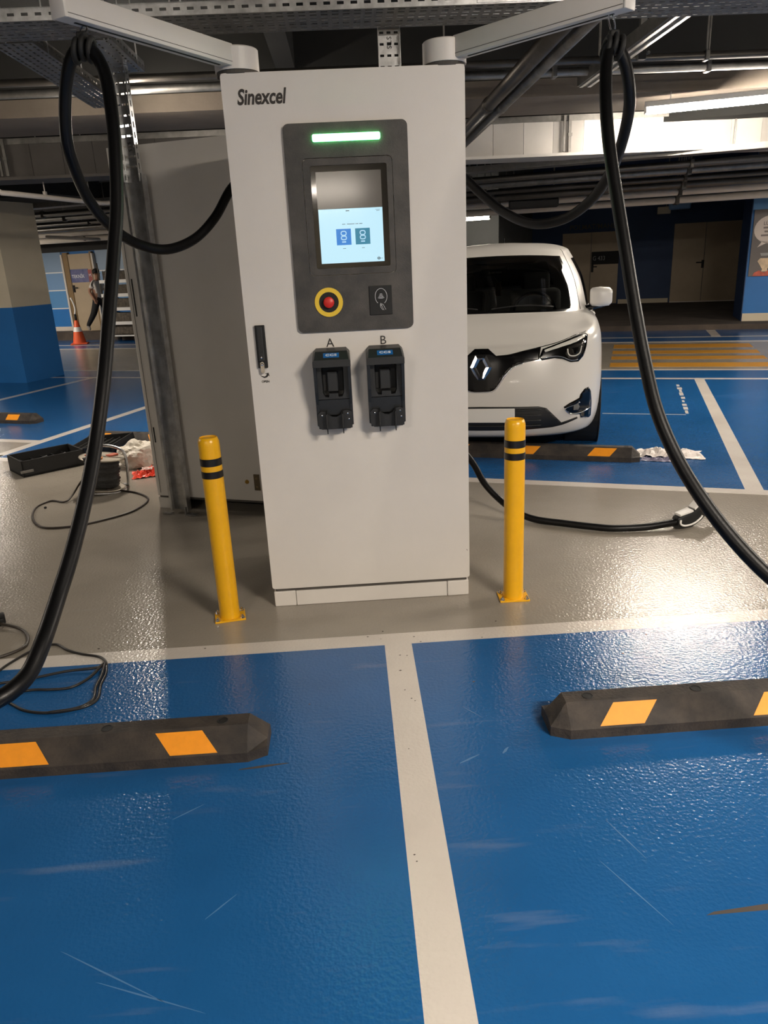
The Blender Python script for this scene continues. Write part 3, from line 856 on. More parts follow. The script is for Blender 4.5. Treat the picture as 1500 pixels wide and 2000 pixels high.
# small chips on the paint
mb = MB(); mb.prism([(.4415, .231), (.4435, .226), (.446, .222), (.4445, .231)], FXZ(0), .0015, .0024); mb.build('paint_chip', M_text, ev)

# connector holsters
M_hol = mat('holster_plastic', srgb(27, 29, 31), 0.42, var=.15, vscale=10, bump=.05, bscale=220)
M_ccsblue = mat('label_blue', srgb(16, 92, 160), .4)
def side(pts, x0, x1, m, name, parent, **kw):
    """profile in (depth towards viewer, z) swept across x"""
    mb = MB(); mb.hexa([(x0, -d, z) for d, z in pts], [(x1, -d, z) for d, z in pts]); return mb.build(name, m, parent, **kw)
for x in (-.1135, .1055):
    w = .076
    # back plate with rounded outline
    mb = MB(); mb.prism(rrect(x - w, x + w, .838, 1.162, .018, 4), FXZ(0), 0, .012); hp_ = mb.build('holster', M_hol, ev, auto=35)
    # hood: slanted top, wider towards the mouth
    mb = MB()
    A = [(x - w + .014, -.002, 1.166), (x + w - .014, -.002, 1.166), (x + w, -.002, 1.150), (x + w, -.002, 1.103), (x - w, -.002, 1.103), (x - w, -.002, 1.150)]
    B = [(x - w + .011, -.055, 1.157), (x + w - .011, -.055, 1.157), (x + w, -.055, 1.142), (x + w, -.055, 1.101), (x - w, -.055, 1.101), (x - w, -.055, 1.142)]
    C_ = [(x - w + .006, -.106, 1.128), (x + w - .006, -.106, 1.128), (x + w + .001, -.106, 1.121), (x + w + .001, -.106, 1.099), (x - w - .001, -.106, 1.099), (x - w - .001, -.106, 1.121)]
    a, b, c = mb.vs(A), mb.vs(B), mb.vs(C_)
    for p, q in ((a, b), (b, c)):
        for k in range(6): mb.face([p[k], p[(k + 1) % 6], q[(k + 1) % 6], q[k]])
    mb.face(a[::-1]); mb.face(c)
    mb.build('holster_hood', M_hol, hp_)
    # blue label lying on the slanted top
    ang = math.atan2(.042, .048)
    lb = MB(); lb.box((0, 0, 0), (.064, .030, .001)); l_ = lb.build('holster_label', M_ccsblue, hp_)
    l_.location = (x, -.080, 1.1433); l_.rotation_euler = (math.atan2(.029, .051), 0, 0)
    text('label_lettering', 'CCS', .019, M_textwh, hp_, (x, -.0803, 1.1438), (math.atan2(.029, .051), 0, 0), ext=.0003, bold=.0006, sx=1.25, spacing=1.1).location.z += .0005
    # cheeks
    for s in (-1, 1):
        side([(0, 1.105), (.100, 1.105), (.084, 1.000), (.064, .940), (.056, .850), (0, .842)], x + s * (w - .006) - .006, x + s * (w - .006) + .006, M_hol, 'holster_cheek', hp_)
    # inner socket: U-shaped frame around a deep pocket
    mb = MB(); mb.prism([(x - .070, 1.103), (x - .046, 1.103), (x - .044, .990), (x - .036, .972), (x - .020, .970), (x - .018, .985), (x + .018, .985), (x + .020, .970), (x + .036, .972), (x + .044, .990), (x + .046, 1.103), (x + .070, 1.103), (x + .070, .962), (x - .070, .962)], FXZ(0), .012, .062)
    mb.build('holster_socket', M_hol, hp_)
    mb = MB(); mb.box((x, -.016, 1.045), (.088, .010, .112), bev=.003); mb.build('socket_pocket', M_blackmatte, hp_)
    mb = MB(); mb.box((x - .002, -.026, 1.03), (.044, .018, .085), bev=.004); mb.build('socket_key', M_hol, hp_)
    # lower panel
    side([(0, .959), (.060, .959), (.054, .895), (0, .895)], x - .070, x + .070, M_hol, 'lower_panel', hp_)
    # cup with a curved notch
    cup = [(x - .072, .902), (x - .058, .915), (x - .036, .912), (x - .026, .898), (x - .012, .890), (x + .006, .889), (x + .022, .897), (x + .030, .912), (x + .050, .917), (x + .072, .908), (x + .074, .858), (x + .062, .838), (x - .058, .838), (x - .072, .852)]
    mb = MB(); mb.prism(cup, FXZ(0), .060, .074); mb.build('holster_cup', M_black, hp_)
    mb = MB(); mb.box((x, -.036, .846), (.140, .060, .016), bev=.003); mb.build('cup_floor', M_hol, hp_)
    for xx in (-.034, .032):
        side([(.070, .918), (.100, .905), (.104, .850), (.094, .822), (.070, .835)], x + xx - .002, x + xx + .002, M_black, 'holster_fin', hp_)
    for sx_, sz_ in ((-.053, .897), (.053, .902), (.057, .878)):
        mb = MB(); mb.lathe([(0, .078), (.003, .0775), (.0042, .074), (0, .074)], (x + sx_, 0, sz_), 10, Matrix.Rotation(PI / 2, 4, 'X')); mb.build('holster_screw', M_chrome, hp_)

# swivel turrets and cable arms
for side_, tx, ty, ax, ay, bx, by in ((-1, -.3965, .07, -.4445, -.0255, -.8085, -.6115), (1, .3885, .07, .4625, -.013, .8875, -.495)):
    mb = MB(); mb.lathe([(0, 2.267), (.079, 2.267), (.083, 2.263), (.083, 2.190), (0, 2.190)], (tx, ty, 0), 32); tu = mb.build('swivel_turret', M_cab, ev, auto=40)
    mb = MB(); mb.lathe([(.078, 2.192), (.078, 2.176), (0, 2.176)], (tx, ty, 0), 32); mb.build('turret_gap', M_gap, tu)
    d = Vector((bx - ax, by - ay, 0)).normalized(); n = Vector((-d.y, d.x, 0))
    L = (Vector((bx, by, 0)) - Vector((tx, ty, 0))).length
    rz = math.atan2(d.y, d.x)
    c = Vector(((ax + bx) / 2, (ay + by) / 2, 2.236)) - d * .02
    ln = (Vector((bx, by, 0)) - Vector((ax, ay, 0))).length + .05
    # hollow beam: a box with a slotted underside
    mb = MB(); mb.box(c, (ln, .058, .072), rz, bev=.004); arm = mb.build('cable_arm', M_cab, ev, auto=35)
    mb = MB(); mb.box(c - Vector((0, 0, .0355)), (ln - .10, .008, .004), rz); mb.build('arm_slot', M_blackmatte, arm)
    for s in (-1, 1):
        mb = MB(); mb.box(c + n * (s * .0292) - Vector((0, 0, .024)), (ln - .01, .0015, .0015), rz); mb.build('arm_seam', M_gap, arm)
    e = Vector((bx, by, 2.236))
    mb = MB(); mb.box(e + d * .006 , (.012, .061, .075), rz, bev=.005); mb.build('arm_end_cap', M_cab, arm, auto=35)
# ------------------------------------------------------------------ charging cables on the arms
LF = [[-0.75, 2.627, 2.150], [-0.716, 2.611, 2.129], [-0.688, 2.581, 2.074], [-0.671, 2.538, 1.997], [-0.658, 2.471, 1.863], [-0.657, 2.391, 1.688], [-0.666, 2.311, 1.546], [-0.674, 2.202, 1.381], [-0.682, 2.096, 1.224], [-0.696, 1.993, 1.075], [-0.707, 1.878, 0.953], [-0.721, 1.757, 0.844], [-0.735, 1.657, 0.766], [-0.739, 1.555, 0.712], [-0.752, 1.488, 0.67], [-0.773, 1.436, 0.655], [-0.81, 1.40, 0.645],
      [-0.92, 1.33, 0.60], [-1.10, 1.27, 0.45], [-1.30, 1.22, 0.22], [-1.50, 1.2, .05], [-1.75, 1.15, .021], [-2.3, 1.05, .021]]
LB = [[-0.786, 2.643, 2.139], [-0.819, 2.661, 2.096], [-0.851, 2.694, 2.032], [-0.88, 2.731, 1.922], [-0.887, 2.787, 1.837], [-0.883, 2.864, 1.751], [-0.851, 2.94, 1.67], [-0.795, 3.075, 1.604], [-0.703, 3.168, 1.578], [-0.609, 3.283, 1.616], [-0.532, 3.383, 1.7], [-0.474, 3.48, 1.807], [-0.425, 3.52, 1.86]]
RF = [[0.893, 2.672, 2.112], [0.872, 2.651, 2.084], [0.853, 2.606, 2.011], [0.837, 2.537, 1.899], [0.834, 2.474, 1.776], [0.841, 2.401, 1.625], [0.848, 2.335, 1.492], [0.858, 2.259, 1.331], [0.869, 2.188, 1.188], [0.884, 2.109, 1.049], [0.92, 2.035, 0.927], [0.965, 1.956, 0.825], [1.021, 1.881, 0.733], [1.086, 1.808, 0.652], [1.155, 1.744, 0.590],
      [1.28, 1.65, .48], [1.45, 1.55, .30], [1.64, 1.47, .10], [1.82, 1.42, .021], [2.3, 1.3, .021]]
RB = [[0.916, 2.676, 2.098], [0.947, 2.689, 2.047], [0.972, 2.715, 1.97], [0.988, 2.776, 1.903], [0.991, 2.852, 1.817], [0.98, 2.933, 1.742], [0.949, 3.037, 1.672], [0.883, 3.148, 1.62], [0.785, 3.255, 1.612], [0.694, 3.382, 1.667], [0.619, 3.48, 1.745], [0.55, 3.53, 1.82], [0.497, 3.55, 1.87]]
for F_, B_, hk, lab in ((LF, LB, (-.728, 2.60), 'thick black charging cable looped from the left arm and hanging past the left bollard'),
                        (RF, RB, (.886, 2.69), 'thick black charging cable looped from the right arm in front of the white car')):
    top = Vector(F_[0])
    t = thing('charging_cable', lab, 'cable', top)
    path = [Vector(p) - top for p in (list(reversed(B_)) + F_)]
    MB().tube(catmull(path, 7), 0.0195, 14).build('cable_run', M_rubbercable, t, smooth=True)
    mb = MB(); e = Vector(B_[-1]) - top; s = 1 if e.x < 0 else -1
    mb.tube([e + Vector((-s * .035, -.03, -.045)), e + Vector((0, 0, 0))], .027, 14); mb.build('cable_gland', M_black, t, smooth=True)
    # clamp around the crown of the loop
    mb = MB()
    for q in (-.022, 0.0, .022):
        mb.tube([Vector((q + .030 * math.sin(a) * .2, .030 * math.cos(a), .0 + .030 * math.sin(a) - abs(q) * .35)) for a in [2 * PI * k / 16 for k in range(16)]], .0085, 8, closed=True)
    mb.box((0, 0, .030), (.030, .030, .022), bev=.005)
    mb.build('cable_clamp', M_blackmatte, t, smooth=True)
    h = Vector((hk[0], hk[1], 2.204)) - top
    mb = MB()
    mid = (h + Vector((0, 0, .035))) / 2
    ax = (h - Vector((0, 0, .035))); Ln = ax.length / 2; axn = ax.normalized(); sd = Vector((1, 0, 0))
    mb.tube([mid + axn * (Ln * math.cos(a)) + sd * (.009 * math.sin(a)) for a in [2 * PI * k / 20 for k in range(20)]], .0028, 8, closed=True)
    mb.build('snap_hook', M_chrome, t, smooth=True)

# ------------------------------------------------------------------ second charging cabinet, seen from behind
o2 = G(-2.925 + .457, 4.012 + 0.0, 0)
c2 = thing('charging_station', 'grey rear side of the second charging cabinet standing behind the first at left', 'charger', (-1.336 + .457 * GC, 4.78 - .457 * GS, 0), -GA)
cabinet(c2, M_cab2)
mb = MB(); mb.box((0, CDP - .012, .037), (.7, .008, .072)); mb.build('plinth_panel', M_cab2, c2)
mb = MB(); mb.box((0, .30, .037), (.86, .2, .07)); mb.build('plinth_void', M_blackmatte, c2)
mb = MB(); mb.box((-.422, -.0005, 1.13), (.003, .002, 2.04)); mb.build('panel_seam', M_gap, c2)
mb = MB(); mb.box((-.405, -.001, 1.35), (.008, .003, .22)); mb.box((-.405, -.001, .50), (.008, .003, .10)); mb.build('vent_slot', M_blackmatte, c2)
mb = MB(); mb.box((.372, -.002, 1.13), (.004, .004, 2.04)); mb.build('panel_seam', M_cab, c2)
mb = MB(); mb.box((.298, -.004, .213), (.040, .008, .105), bev=.002); hpz = mb.build('rear_plate', mat('bronze_plate', srgb(92, 80, 60), .5, .4), c2)
for z in (.185, .24):
    mb = MB(); mb.lathe([(0, .014), (.005, .013), (.006, .008), (0, .008)], (.298, 0, z), 10, Matrix.Rotation(PI / 2, 4, 'X')); mb.build('plate_screw', M_frame, hpz)
mb = MB(); mb.lathe([(0, .008), (.012, .006), (.014, 0), (0, 0)], (.226, 0, .213), 16, Matrix.Rotation(PI / 2, 4, 'X')); mb.build('ground_bolt', mat('brass', srgb(168, 132, 62), .35, .9), c2)

# its cable runs down behind the first cabinet and lies on the floor
cab3 = [(-.355, 4.79, 1.50), (-.30, 4.77, 1.40), (-.20, 4.75, 1.2), (.0, 4.70, .95), (.28, 4.65, .73), (.52, 4.57, .52), (.65, 4.49, .37), (0.724, 4.421, 0.275), (0.775, 4.33, 0.175), (0.855, 4.25, 0.09), (0.93, 4.15, 0.045), (1.02, 4.05, 0.024), (1.162, 3.955, 0.0235), (1.30, 3.875, .0235), (1.416, 3.825, 0.0235), (1.58, 3.81, .026), (1.69, 3.815, .034), (1.765, 3.825, .040)]
t = thing('charging_cable', 'black charging cable lying on the grey floor behind the right bollard', 'cable', cab3[11])
o = Vector(cab3[11])
MB().tube(catmull([Vector(p) - o for p in cab3], 7), .020, 14).build('cable_run', M_rubbercable, t, smooth=True)

# CCS connector on the floor
pl = thing('charging_plug', 'black and white vehicle charging plug lying on the floor at the end of the cable', 'plug', (1.765, 3.825, 0), math.radians(16))
def swept(name, m, secs, parent, auto=35):
    """loft of rounded rectangles: (x, z, half width, half height) along x with tilt"""
    mb = MB(); rings = []
    for (x, z, hw, hh, tl) in secs:
        ring = []
        for a, b in rrect(-hw, hw, -hh, hh, min(hw, hh) * .45, 2):
            ring.append((x - b * math.sin(tl), a, z + b * math.cos(tl)))
        rings.append(mb.vs(ring))
    for p, q in zip(rings, rings[1:]):
        n = len(p)
        for k in range(n): mb.face([p[k], p[(k + 1) % n], q[(k + 1) % n], q[k]])
    mb.face(rings[0][::-1]); mb.face(rings[-1])
    return mb.build(name, m, parent, auto=auto)
swept('plug_body', M_black, [(-.01, .044, .026, .026, 0), (.02, .048, .032, .034, 0), (.075, .058, .034, .036, .15), (.11, .066, .034, .038, .5), (.15, .090, .034, .044, .8), (.19, .112, .032, .046, .9), (.215, .118, .030, .042, .95)], pl)
swept('plug_face', M_blackmatte, [(.20, .085, .028, .045, .9), (.225, .093, .028, .045, .95)], pl)
swept('top_shell', M_white, [(.002, .083, .026, .006, .05), (.06, .094, .028, .006, .2), (.085, .100, .028, .006, .35)], pl)
swept('top_shell', M_white, [(.095, .107, .028, .006, .5), (.135, .140, .028, .006, .75), (.165, .162, .022, .006, .8)], pl)
mb = MB(); mb.box((.128, 0, .143), (.018, .018, .006), rot=Matrix.Rotation(-.7, 4, 'Y'), bev=.002); mb.build('release_button', M_black, pl)
swept('release_hook', M_chrome, [(.170, .160, .008, .004, .9), (.188, .176, .008, .005, .9), (.205, .176, .008, .004, 1.3)], pl)
mb = MB(); mb.tube(catmull([(-.002, -.034, .060), (.0, -.036, .036), (.03, -.038, .024), (.085, -.039, .030), (.125, -.038, .052), (.14, -.038, .068)], 5), .0055, 8); mb.build('white_trim', M_white, pl, smooth=True)
swept('handle_guard', M_black, [(-.012, .018, .022, .011, 0), (.03, .012, .026, .010, 0), (.09, .016, .026, .012, .2), (.14, .044, .026, .014, .8), (.165, .070, .026, .016, .9)], pl)

# ------------------------------------------------------------------ bollards
def make_bollard(label):
    t = thing('bollard', label, 'bollard', (-.612, 3.068, 0), 0, 'yellow steel bollards in front of the charger')
    r = .0445
    mb = MB(); mb.lathe([(r, .006), (r, .795), (r * .985, .815), (r * .86, .832), (r * .80, .834), (r * .78, .829), (0, .829)], seg=32); mb.build('post', M_yellow, t, auto=40)
    for z0, z1 in ((.715, .747), (.662, .692)):
        mb = MB(); mb.lathe([(r + .0003, z0), (r + .0012, z0), (r + .0012, z1), (r + .0003, z1)], seg=32); mb.build('black_band', M_bandblack, t, auto=40)
    mb = MB(); mb.box((.0, 0, .004), (.135, .105, .008), bev=.0015); mb.build('base_plate', M_yellow, t)
    for sx in (-1, 1):
        for sy in (-1, 1):
            mb = MB(); mb.lathe([(0, .024), (.004, .024), (.0045, .017), (.0085, .017), (.0085, .009), (.012, .009), (.012, .008), (0, .008)], (sx * .054, sy * .040, 0), 6); mb.build('anchor_bolt', M_chrome, t)
    return t
b1 = make_bollard('yellow steel bollard with two black bands left of the charger')
b1.rotation_euler = (0, 0, .18)
b2 = copy_tree(b1); b2.location = (.684, 3.085, 0); b2.rotation_euler = (0, 0, -.03)
b2['label'] = 'yellow steel bollard right of the charger in front of the white car'

# ------------------------------------------------------------------ rubber wheel stops
def wheel_stop(label, base, rz, ln, skew, refl, holes, flip_end=True):
    """base: right front bottom corner; the stop runs to -x in its own frame"""
    t = thing('wheel_stop', label, 'wheel stop', base, rz, 'black rubber wheel stops with amber reflectors')
    D = .160
    def sec(x, k):      # k: 1 full, 0 end face
        lip = .036
        top = .098 if k else .045
        y0, y1 = (0, D) if k else (.028, D - .012)
        return [(x, y0, 0), (x, y0, lip), (x, D * .42 if k else D * .5 - .02, top), (x, D * .80 if k else D * .5 + .03, top), (x, y1, lip), (x, y1, 0)]
    mb = MB()
    rings = [mb.vs(sec(*a)) for a in ((-ln, 0), (-ln + .06, 1), (-.06, 1), (0, 0))]
    # the lip keeps running to a blunt nose at both ends
    for p, q in zip(rings, rings[1:]):
        for k in range(6): mb.face([p[k], p[(k + 1) % 6], q[(k + 1) % 6], q[k]])
    mb.face(rings[0]); mb.face(rings[-1][::-1])
    mb.build('stop_body', M_rubberstop, t)
    sl = Vector((0, D * .42, .062)); nrm = Vector((0, -.062, D * .42)).normalized() * .0015
    for x0, x1 in refl:
        def P(x, f): return Vector((x, 0, .036)) + sl * f
        a = [P(x0 - skew / 2, .88), P(x1 - skew / 2, .88), P(x1 + skew / 2, .08), P(x0 + skew / 2, .08)]
        mb = MB(); mb.hexa([p - nrm for p in a], [p + nrm for p in a]); mb.build('reflector', M_amber, t)
    for x in holes:
        mb = MB(); mb.lathe([(0, .0), (.0145, .0), (.015, .0016), (.018, .0016), (.019, 0)], (x, D * .60, .0984), 16); mb.build('bolt_recess', M_blackmatte, t)
    return t
wheel_stop('black rubber wheel stop on the blue bay at lower left', (-.342, 2.012, 0), 0, 1.75, .052, ((-.33, -.18), (-.86, -.71), (-1.38, -1.23)), (-.145, -.52, -1.0))
ws2 = wheel_stop('black rubber wheel stop on the blue bay at lower right', (2.33, 2.010, 0), 0, 1.75, -.058, ((-1.565, -1.42), (-1.06, -.915), (-.5, -.36)), (-1.61, -1.245, -.75, -.2))
wheel_stop('black wheel stop on the floor in front of the white car', G(.13, 5.58, 0), -GA, 1.75, -.05, ((-.35, -.19), (-.9, -.75), (-1.45, -1.3)), (-.1, -.5, -1.1))
wheel_stop('black wheel stop behind the rear cabinet and tool case at left', G(-3.05, 5.60, 0), -GA, 1.75, .05, ((-1.05, -.85), (-.5, -.3), (-1.62, -1.45)), (-.3, -1.2))
wheel_stop('black wheel stop at the far left edge beyond the tool case', G(-6.02, 6.32, 0), -GA, 1.75, .0, ((-.38, -.22), (-.95, -.8)), (-.1, -.6))

# ------------------------------------------------------------------ things lying on the floor at left
tc = thing('tool_case', 'open black plastic tool case lying on the floor at left', 'tool case', (-2.629, 5.785, 0), math.radians(40))
Lc, Wc, Hc, th = .50, .34, .13, .012
mb = MB(); mb.box((Lc / 2, Wc / 2, .008), (Lc, Wc, .016))
for a in (((Lc / 2, th / 2, Hc / 2), (Lc, th, Hc)), ((Lc / 2, Wc - th / 2, Hc / 2), (Lc, th, Hc)), ((th / 2, Wc / 2, Hc / 2), (th, Wc, Hc)), ((Lc - th / 2, Wc / 2, Hc / 2), (th, Wc, Hc))): mb.box(*a)
mb.build('case_body', M_blackmatte, tc)
for k in range(5):
    mb = MB(); mb.box((.08 + k * .085, .17, .05), (.006, .30, .06)); mb.build('divider', M_black, tc)
for k, (x, y, l, a) in enumerate(((.12, .09, .12, .3), (.30, .10, .16, -.1), (.22, .22, .14, .5), (.40, .20, .10, 1.0))):
    mb = MB(); mb.tube([(x - l / 2 * math.cos(a), y - l / 2 * math.sin(a), .075), (x + l / 2 * math.cos(a), y + l / 2 * math.sin(a), .078)], .008, 8); mb.build('hand_tool', M_steel if k % 2 else M_black, tc)
mb = MB(); mb.box((.03, -.006, .045), (.10, .010, .022), bev=.003); mb.build('latch', M_steeldk, tc)
lid = MB(); lid.box((0, .17, .006), (Lc, Wc, .012))
for a in (((0, th / 2, .03), (Lc, th, .05)), ((0, Wc - th / 2, .03), (Lc, th, .05)), ((-Lc / 2 + th / 2, .17, .03), (th, Wc, .05)), ((Lc / 2 - th / 2, .17, .03), (th, Wc, .05))): lid.box(*a)
for k in range(6): lid.box((-.2 + k * .08, .17, .02), (.012, .28, .022))
lo = lid.build('case_lid', M_blackmatte, tc); lo.location = (Lc + .17, Wc + .02, .0); lo.rotation_euler = (math.radians(8), math.radians(-6), math.radians(-62))

rl = thing('cable_reel', 'metal cable reel wound with black cable standing on the grey floor at left', 'cable reel', (-1.86, 5.29, 0), .3)
MT = Matrix.Rotation(math.radians(7), 4, 'Y')
tilt = lambda p: MT @ Vector(p)
M_reel = mat('reel_sheet', srgb(168, 160, 146), .4, .5, var=.15, vscale=8)
M_oldcable = mat('wound_cable', srgb(34, 34, 33), .6, bump=.4, bscale=60)
def disc(name, z, r, m, holes=None):
    mb = MB(); mb.lathe([(0, z + .004), (r - .004, z + .004), (r, z + .008), (r + .003, z + .003), (r, z - .002), (0, z - .002)], (0, 0, 0), 32, MT); return mb.build(name, m, rl, auto=40)
disc('lower_disc', .025, .155, M_reel); td = disc('upper_disc', .245, .155, M_reel)
mb = MB()
prof = [(.06, .032)]
for k in range(9):
    z = .037 + k * .023
    prof += [(.108 + .006 * (k % 2), z), (.118 + .004 * ((k * 7) % 3), z + .0115)]
prof += [(.06, .242)]
mb.lathe(prof, (0, 0, 0), 28, MT); mb.build('wound_cable', M_oldcable, rl, smooth=True)
for a, c in ((2.6, srgb(178, 70, 44)), (4.4, srgb(198, 120, 60)), (.6, srgb(190, 90, 60))):
    mb = MB(); p = tilt((.085 * math.cos(a), .085 * math.sin(a), .254)); mb.box(p, (.075, .05, .012), a, bev=.003); mb.build('socket_cover', mat('reel_cover_%d' % int(a * 10), c, .5), td)
mb = MB(); p = tilt((-.10, -.09, .256)); mb.box(p, (.05, .035, .02), .3, bev=.004); mb.build('socket_block', M_blackmatte, td)
mb = MB(); mb.tube(catmull([tilt(p) for p in ((.10, .13, .015), (.165, .08, .02), (.175, .0, .06), (.168, -.02, .20), (.15, -.01, .285), (.09, .03, .315), (.0, .07, .318), (-.08, .10, .29), (-.10, .11, .25))], 5), .010, 10); mb.build('carry_frame', M_steel, rl, smooth=True)
mb = MB(); mb.tube(catmull([tilt(p) for p in ((.10, .13, .012), (-.1, .12, .012), (-.14, 0, .014), (-.08, -.13, .012), (.1, -.12, .012), (.165, .0, .02))], 5), .009, 8); mb.build('base_frame', M_steel, rl, smooth=True)

M_thin = mat('thin_cable', srgb(40, 30, 24), .45)
lead = [(-1.80, 5.20, .03), (-1.718, 5.23, .008), (-1.565, 5.137, .007), (-1.449, 4.959, .007), (-1.491, 4.723, .007), (-1.644, 4.567, .007), (-1.808, 4.48, .007), (-1.988, 4.493, .007), (-2.127, 4.685, .007), (-2.202, 4.93, .007), (-2.154, 5.072, .007), (-2.04, 5.02, .009), (-2.01, 5.09, .03), (-1.98, 5.20, .09), (-1.95, 5.26, .12)]
o = Vector((-1.8, 4.9, 0)); t = thing('power_lead', 'thin brown-black lead curling over the floor from the cable reel', 'cable', o)
MB().tube(catmull([Vector(p) - o for p in lead], 7), .0065, 8).build('lead_run', M_thin, t, smooth=True)
MB().lathe([(0, .014), (.007, .013), (.010, .006), (.008, 0), (0, 0)], Vector((-2.136, 4.92, 0)) - o, 10).build('lead_knot', M_blackmatte, t)

# leads at the lower left edge
def lead_thing(label, runs, r, m):
    o = Vector(runs[0][0]); o.z = 0
    t = thing('power_lead', label, 'cable', o)
    for q in runs: MB().tube(catmull([Vector(p) - o for p in q], 7), r, 8).build('lead_run', m, t, smooth=True)
    return t
M_lead2 = mat('grey_lead', srgb(52, 46, 40), .45)
t = lead_thing('short brown lead with a black plug at the left edge of the grey floor', [[(-1.661, 3.114, .02), (-1.56, 3.07, .012), (-1.497, 3.01, .007), (-1.46, 2.91, .007), (-1.50, 2.84, .007), (-1.60, 2.78, .007), (-1.75, 2.72, .007)]], .007, M_lead2)
mb = MB(); mb.box((-.015, .01, .022), (.06, .035, .034), .5, bev=.006); mb.box((.0, .03, .03), (.03, .03, .05), .5, bev=.006); mb.build('lead_plug', M_blackmatte, t)
lead_thing('dark grey lead coiled loosely across the white line at the lower left', [
    [(-1.55, 2.60, .006), (-1.50, 2.66, .006), (-1.466, 2.76, .006), (-1.408, 2.865, .006), (-1.335, 2.90, .006), (-1.26, 2.84, .006), (-1.188, 2.797, .006), (-1.10, 2.76, .006), (-1.055, 2.69, .010), (-1.09, 2.66, .014), (-1.20, 2.655, .010), (-1.339, 2.62, .006), (-1.45, 2.60, .006)],
    [(-1.056, 2.70, .006), (-1.035, 2.62, .006), (-1.03, 2.54, .006), (-1.012, 2.44, .006), (-1.05, 2.39, .006), (-1.156, 2.369, .006), (-1.26, 2.395, .006), (-1.386, 2.479, .006), (-1.6, 2.52, .006)],
    [(-1.062, 2.685, .018), (-1.09, 2.60, .008), (-1.141, 2.537, .006), (-1.22, 2.53, .006), (-1.30, 2.535, .006), (-1.45, 2.50, .006)],
    [(-1.058, 2.69, .016), (-1.045, 2.60, .012), (-1.042, 2.52, .010), (-1.025, 2.43, .010), (-1.07, 2.385, .008), (-1.16, 2.362, .012)]], .0055, mat('lead_black', srgb(30, 28, 27), .4))

# crumpled plastic
def crumple(name, m, label, cat, c, size, seed, flat=False, sub=4):
    mb = MB()
    bmesh.ops.create_icosphere(mb.bm, subdivisions=sub, radius=1.0)
    for v in mb.bm.verts:
        p = v.co.copy()
        q = p * 2.1 + Vector((seed, seed * 1.7, 0))
        d = 1 + .30 * noise.noise(q) + .16 * abs(noise.noise(q * 2.7)) - .10 * abs(noise.noise(q * 5.5))
        p = p * d
        if p.z < -.55: p.z = -.55
        v.co = Vector((p.x * size[0], p.y * size[1], (p.z + .55) * size[2]))
    o = mb.build(name, m, None, loc=c)
    me = o.data
    me.polygons.foreach_set('use_smooth', [False] * len(me.polygons))
    return tag(o, label, cat)
crumple('plastic_bag', mat('thin_white_plastic', srgb(206, 198, 184), .4), 'crumpled white plastic bag beside the rear cabinet at left', 'bag', (-1.76, 5.98, 0), (.17, .14, .125), 3.1)
def sheet(name, m, label, cat, c, rz, sx, sy, amp, seed, nx=26, ny=16):
    mb = MB(); g = []
    for i in range(nx + 1):
        row = []
        for j in range(ny + 1):
            u, v = i / nx - .5, j / ny - .5
            e = 1 + .18 * noise.noise(Vector((u * 3 + seed, v * 3, 1)))
            z = amp * (abs(noise.noise(Vector((u * 5 + seed, v * 4, 0)))) * 1.3 + abs(noise.noise(Vector((u * 12, v * 12 + seed, 2)))) * .6)
            row.append(mb.bm.verts.new((u * sx * e, v * sy * e, .002 + z * max(.12, 1 - 2.2 * max(abs(u), abs(v)) ** 2))))
        g.append(row)
    for i in range(nx):
        for j in range(ny): mb.face([g[i][j], g[i + 1][j], g[i + 1][j + 1], g[i][j + 1]])
    o = mb.build(name, m, None, loc=c, solid=.0015); o.rotation_euler = (0, 0, rz)
    return tag(o, label, cat)
sheet('red_wrapper', mat('red_print_plastic', srgb(232, 74, 44), .4), 'bright red and white plastic wrapper lying under the white bag', 'wrapper', (-1.62, 5.66, 0), .2, .24, .20, .06, 5.2)
sheet('wrapper_lining', mat('pale_plastic', srgb(236, 206, 196), .4), 'small pale plastic scrap lying on the red wrapper', 'wrapper', (-1.60, 5.67, .045), .2, .13, .07, .02, 8.2, 12, 8)
sheet('plastic_sheet', mat('milky_plastic', srgb(222, 214, 208), .35), 'crumpled white plastic sheet lying on the blue bay beside the wheel stop', 'plastic sheet', (2.37, 5.36, 0), -GA, .46, .24, .05, 1.2, 30, 18)
sheet('plastic_sheet', mat('violet_grey_plastic', srgb(122, 118, 140), .35), 'grey folded plastic film lying in front of the white plastic sheet', 'plastic sheet', (2.24, 5.22, 0), -GA - .05, .26, .09, .03, 4.4, 18, 8)
# small orange rag by the right foot of the charger
crumple('orange_rag', mat('orange_rag', srgb(196, 150, 60), .8), 'small orange-yellow rag tucked beside the right foot of the charger', 'rag', (.515, 3.66, 0), (.022, .03, .05), 6.3, sub=3)
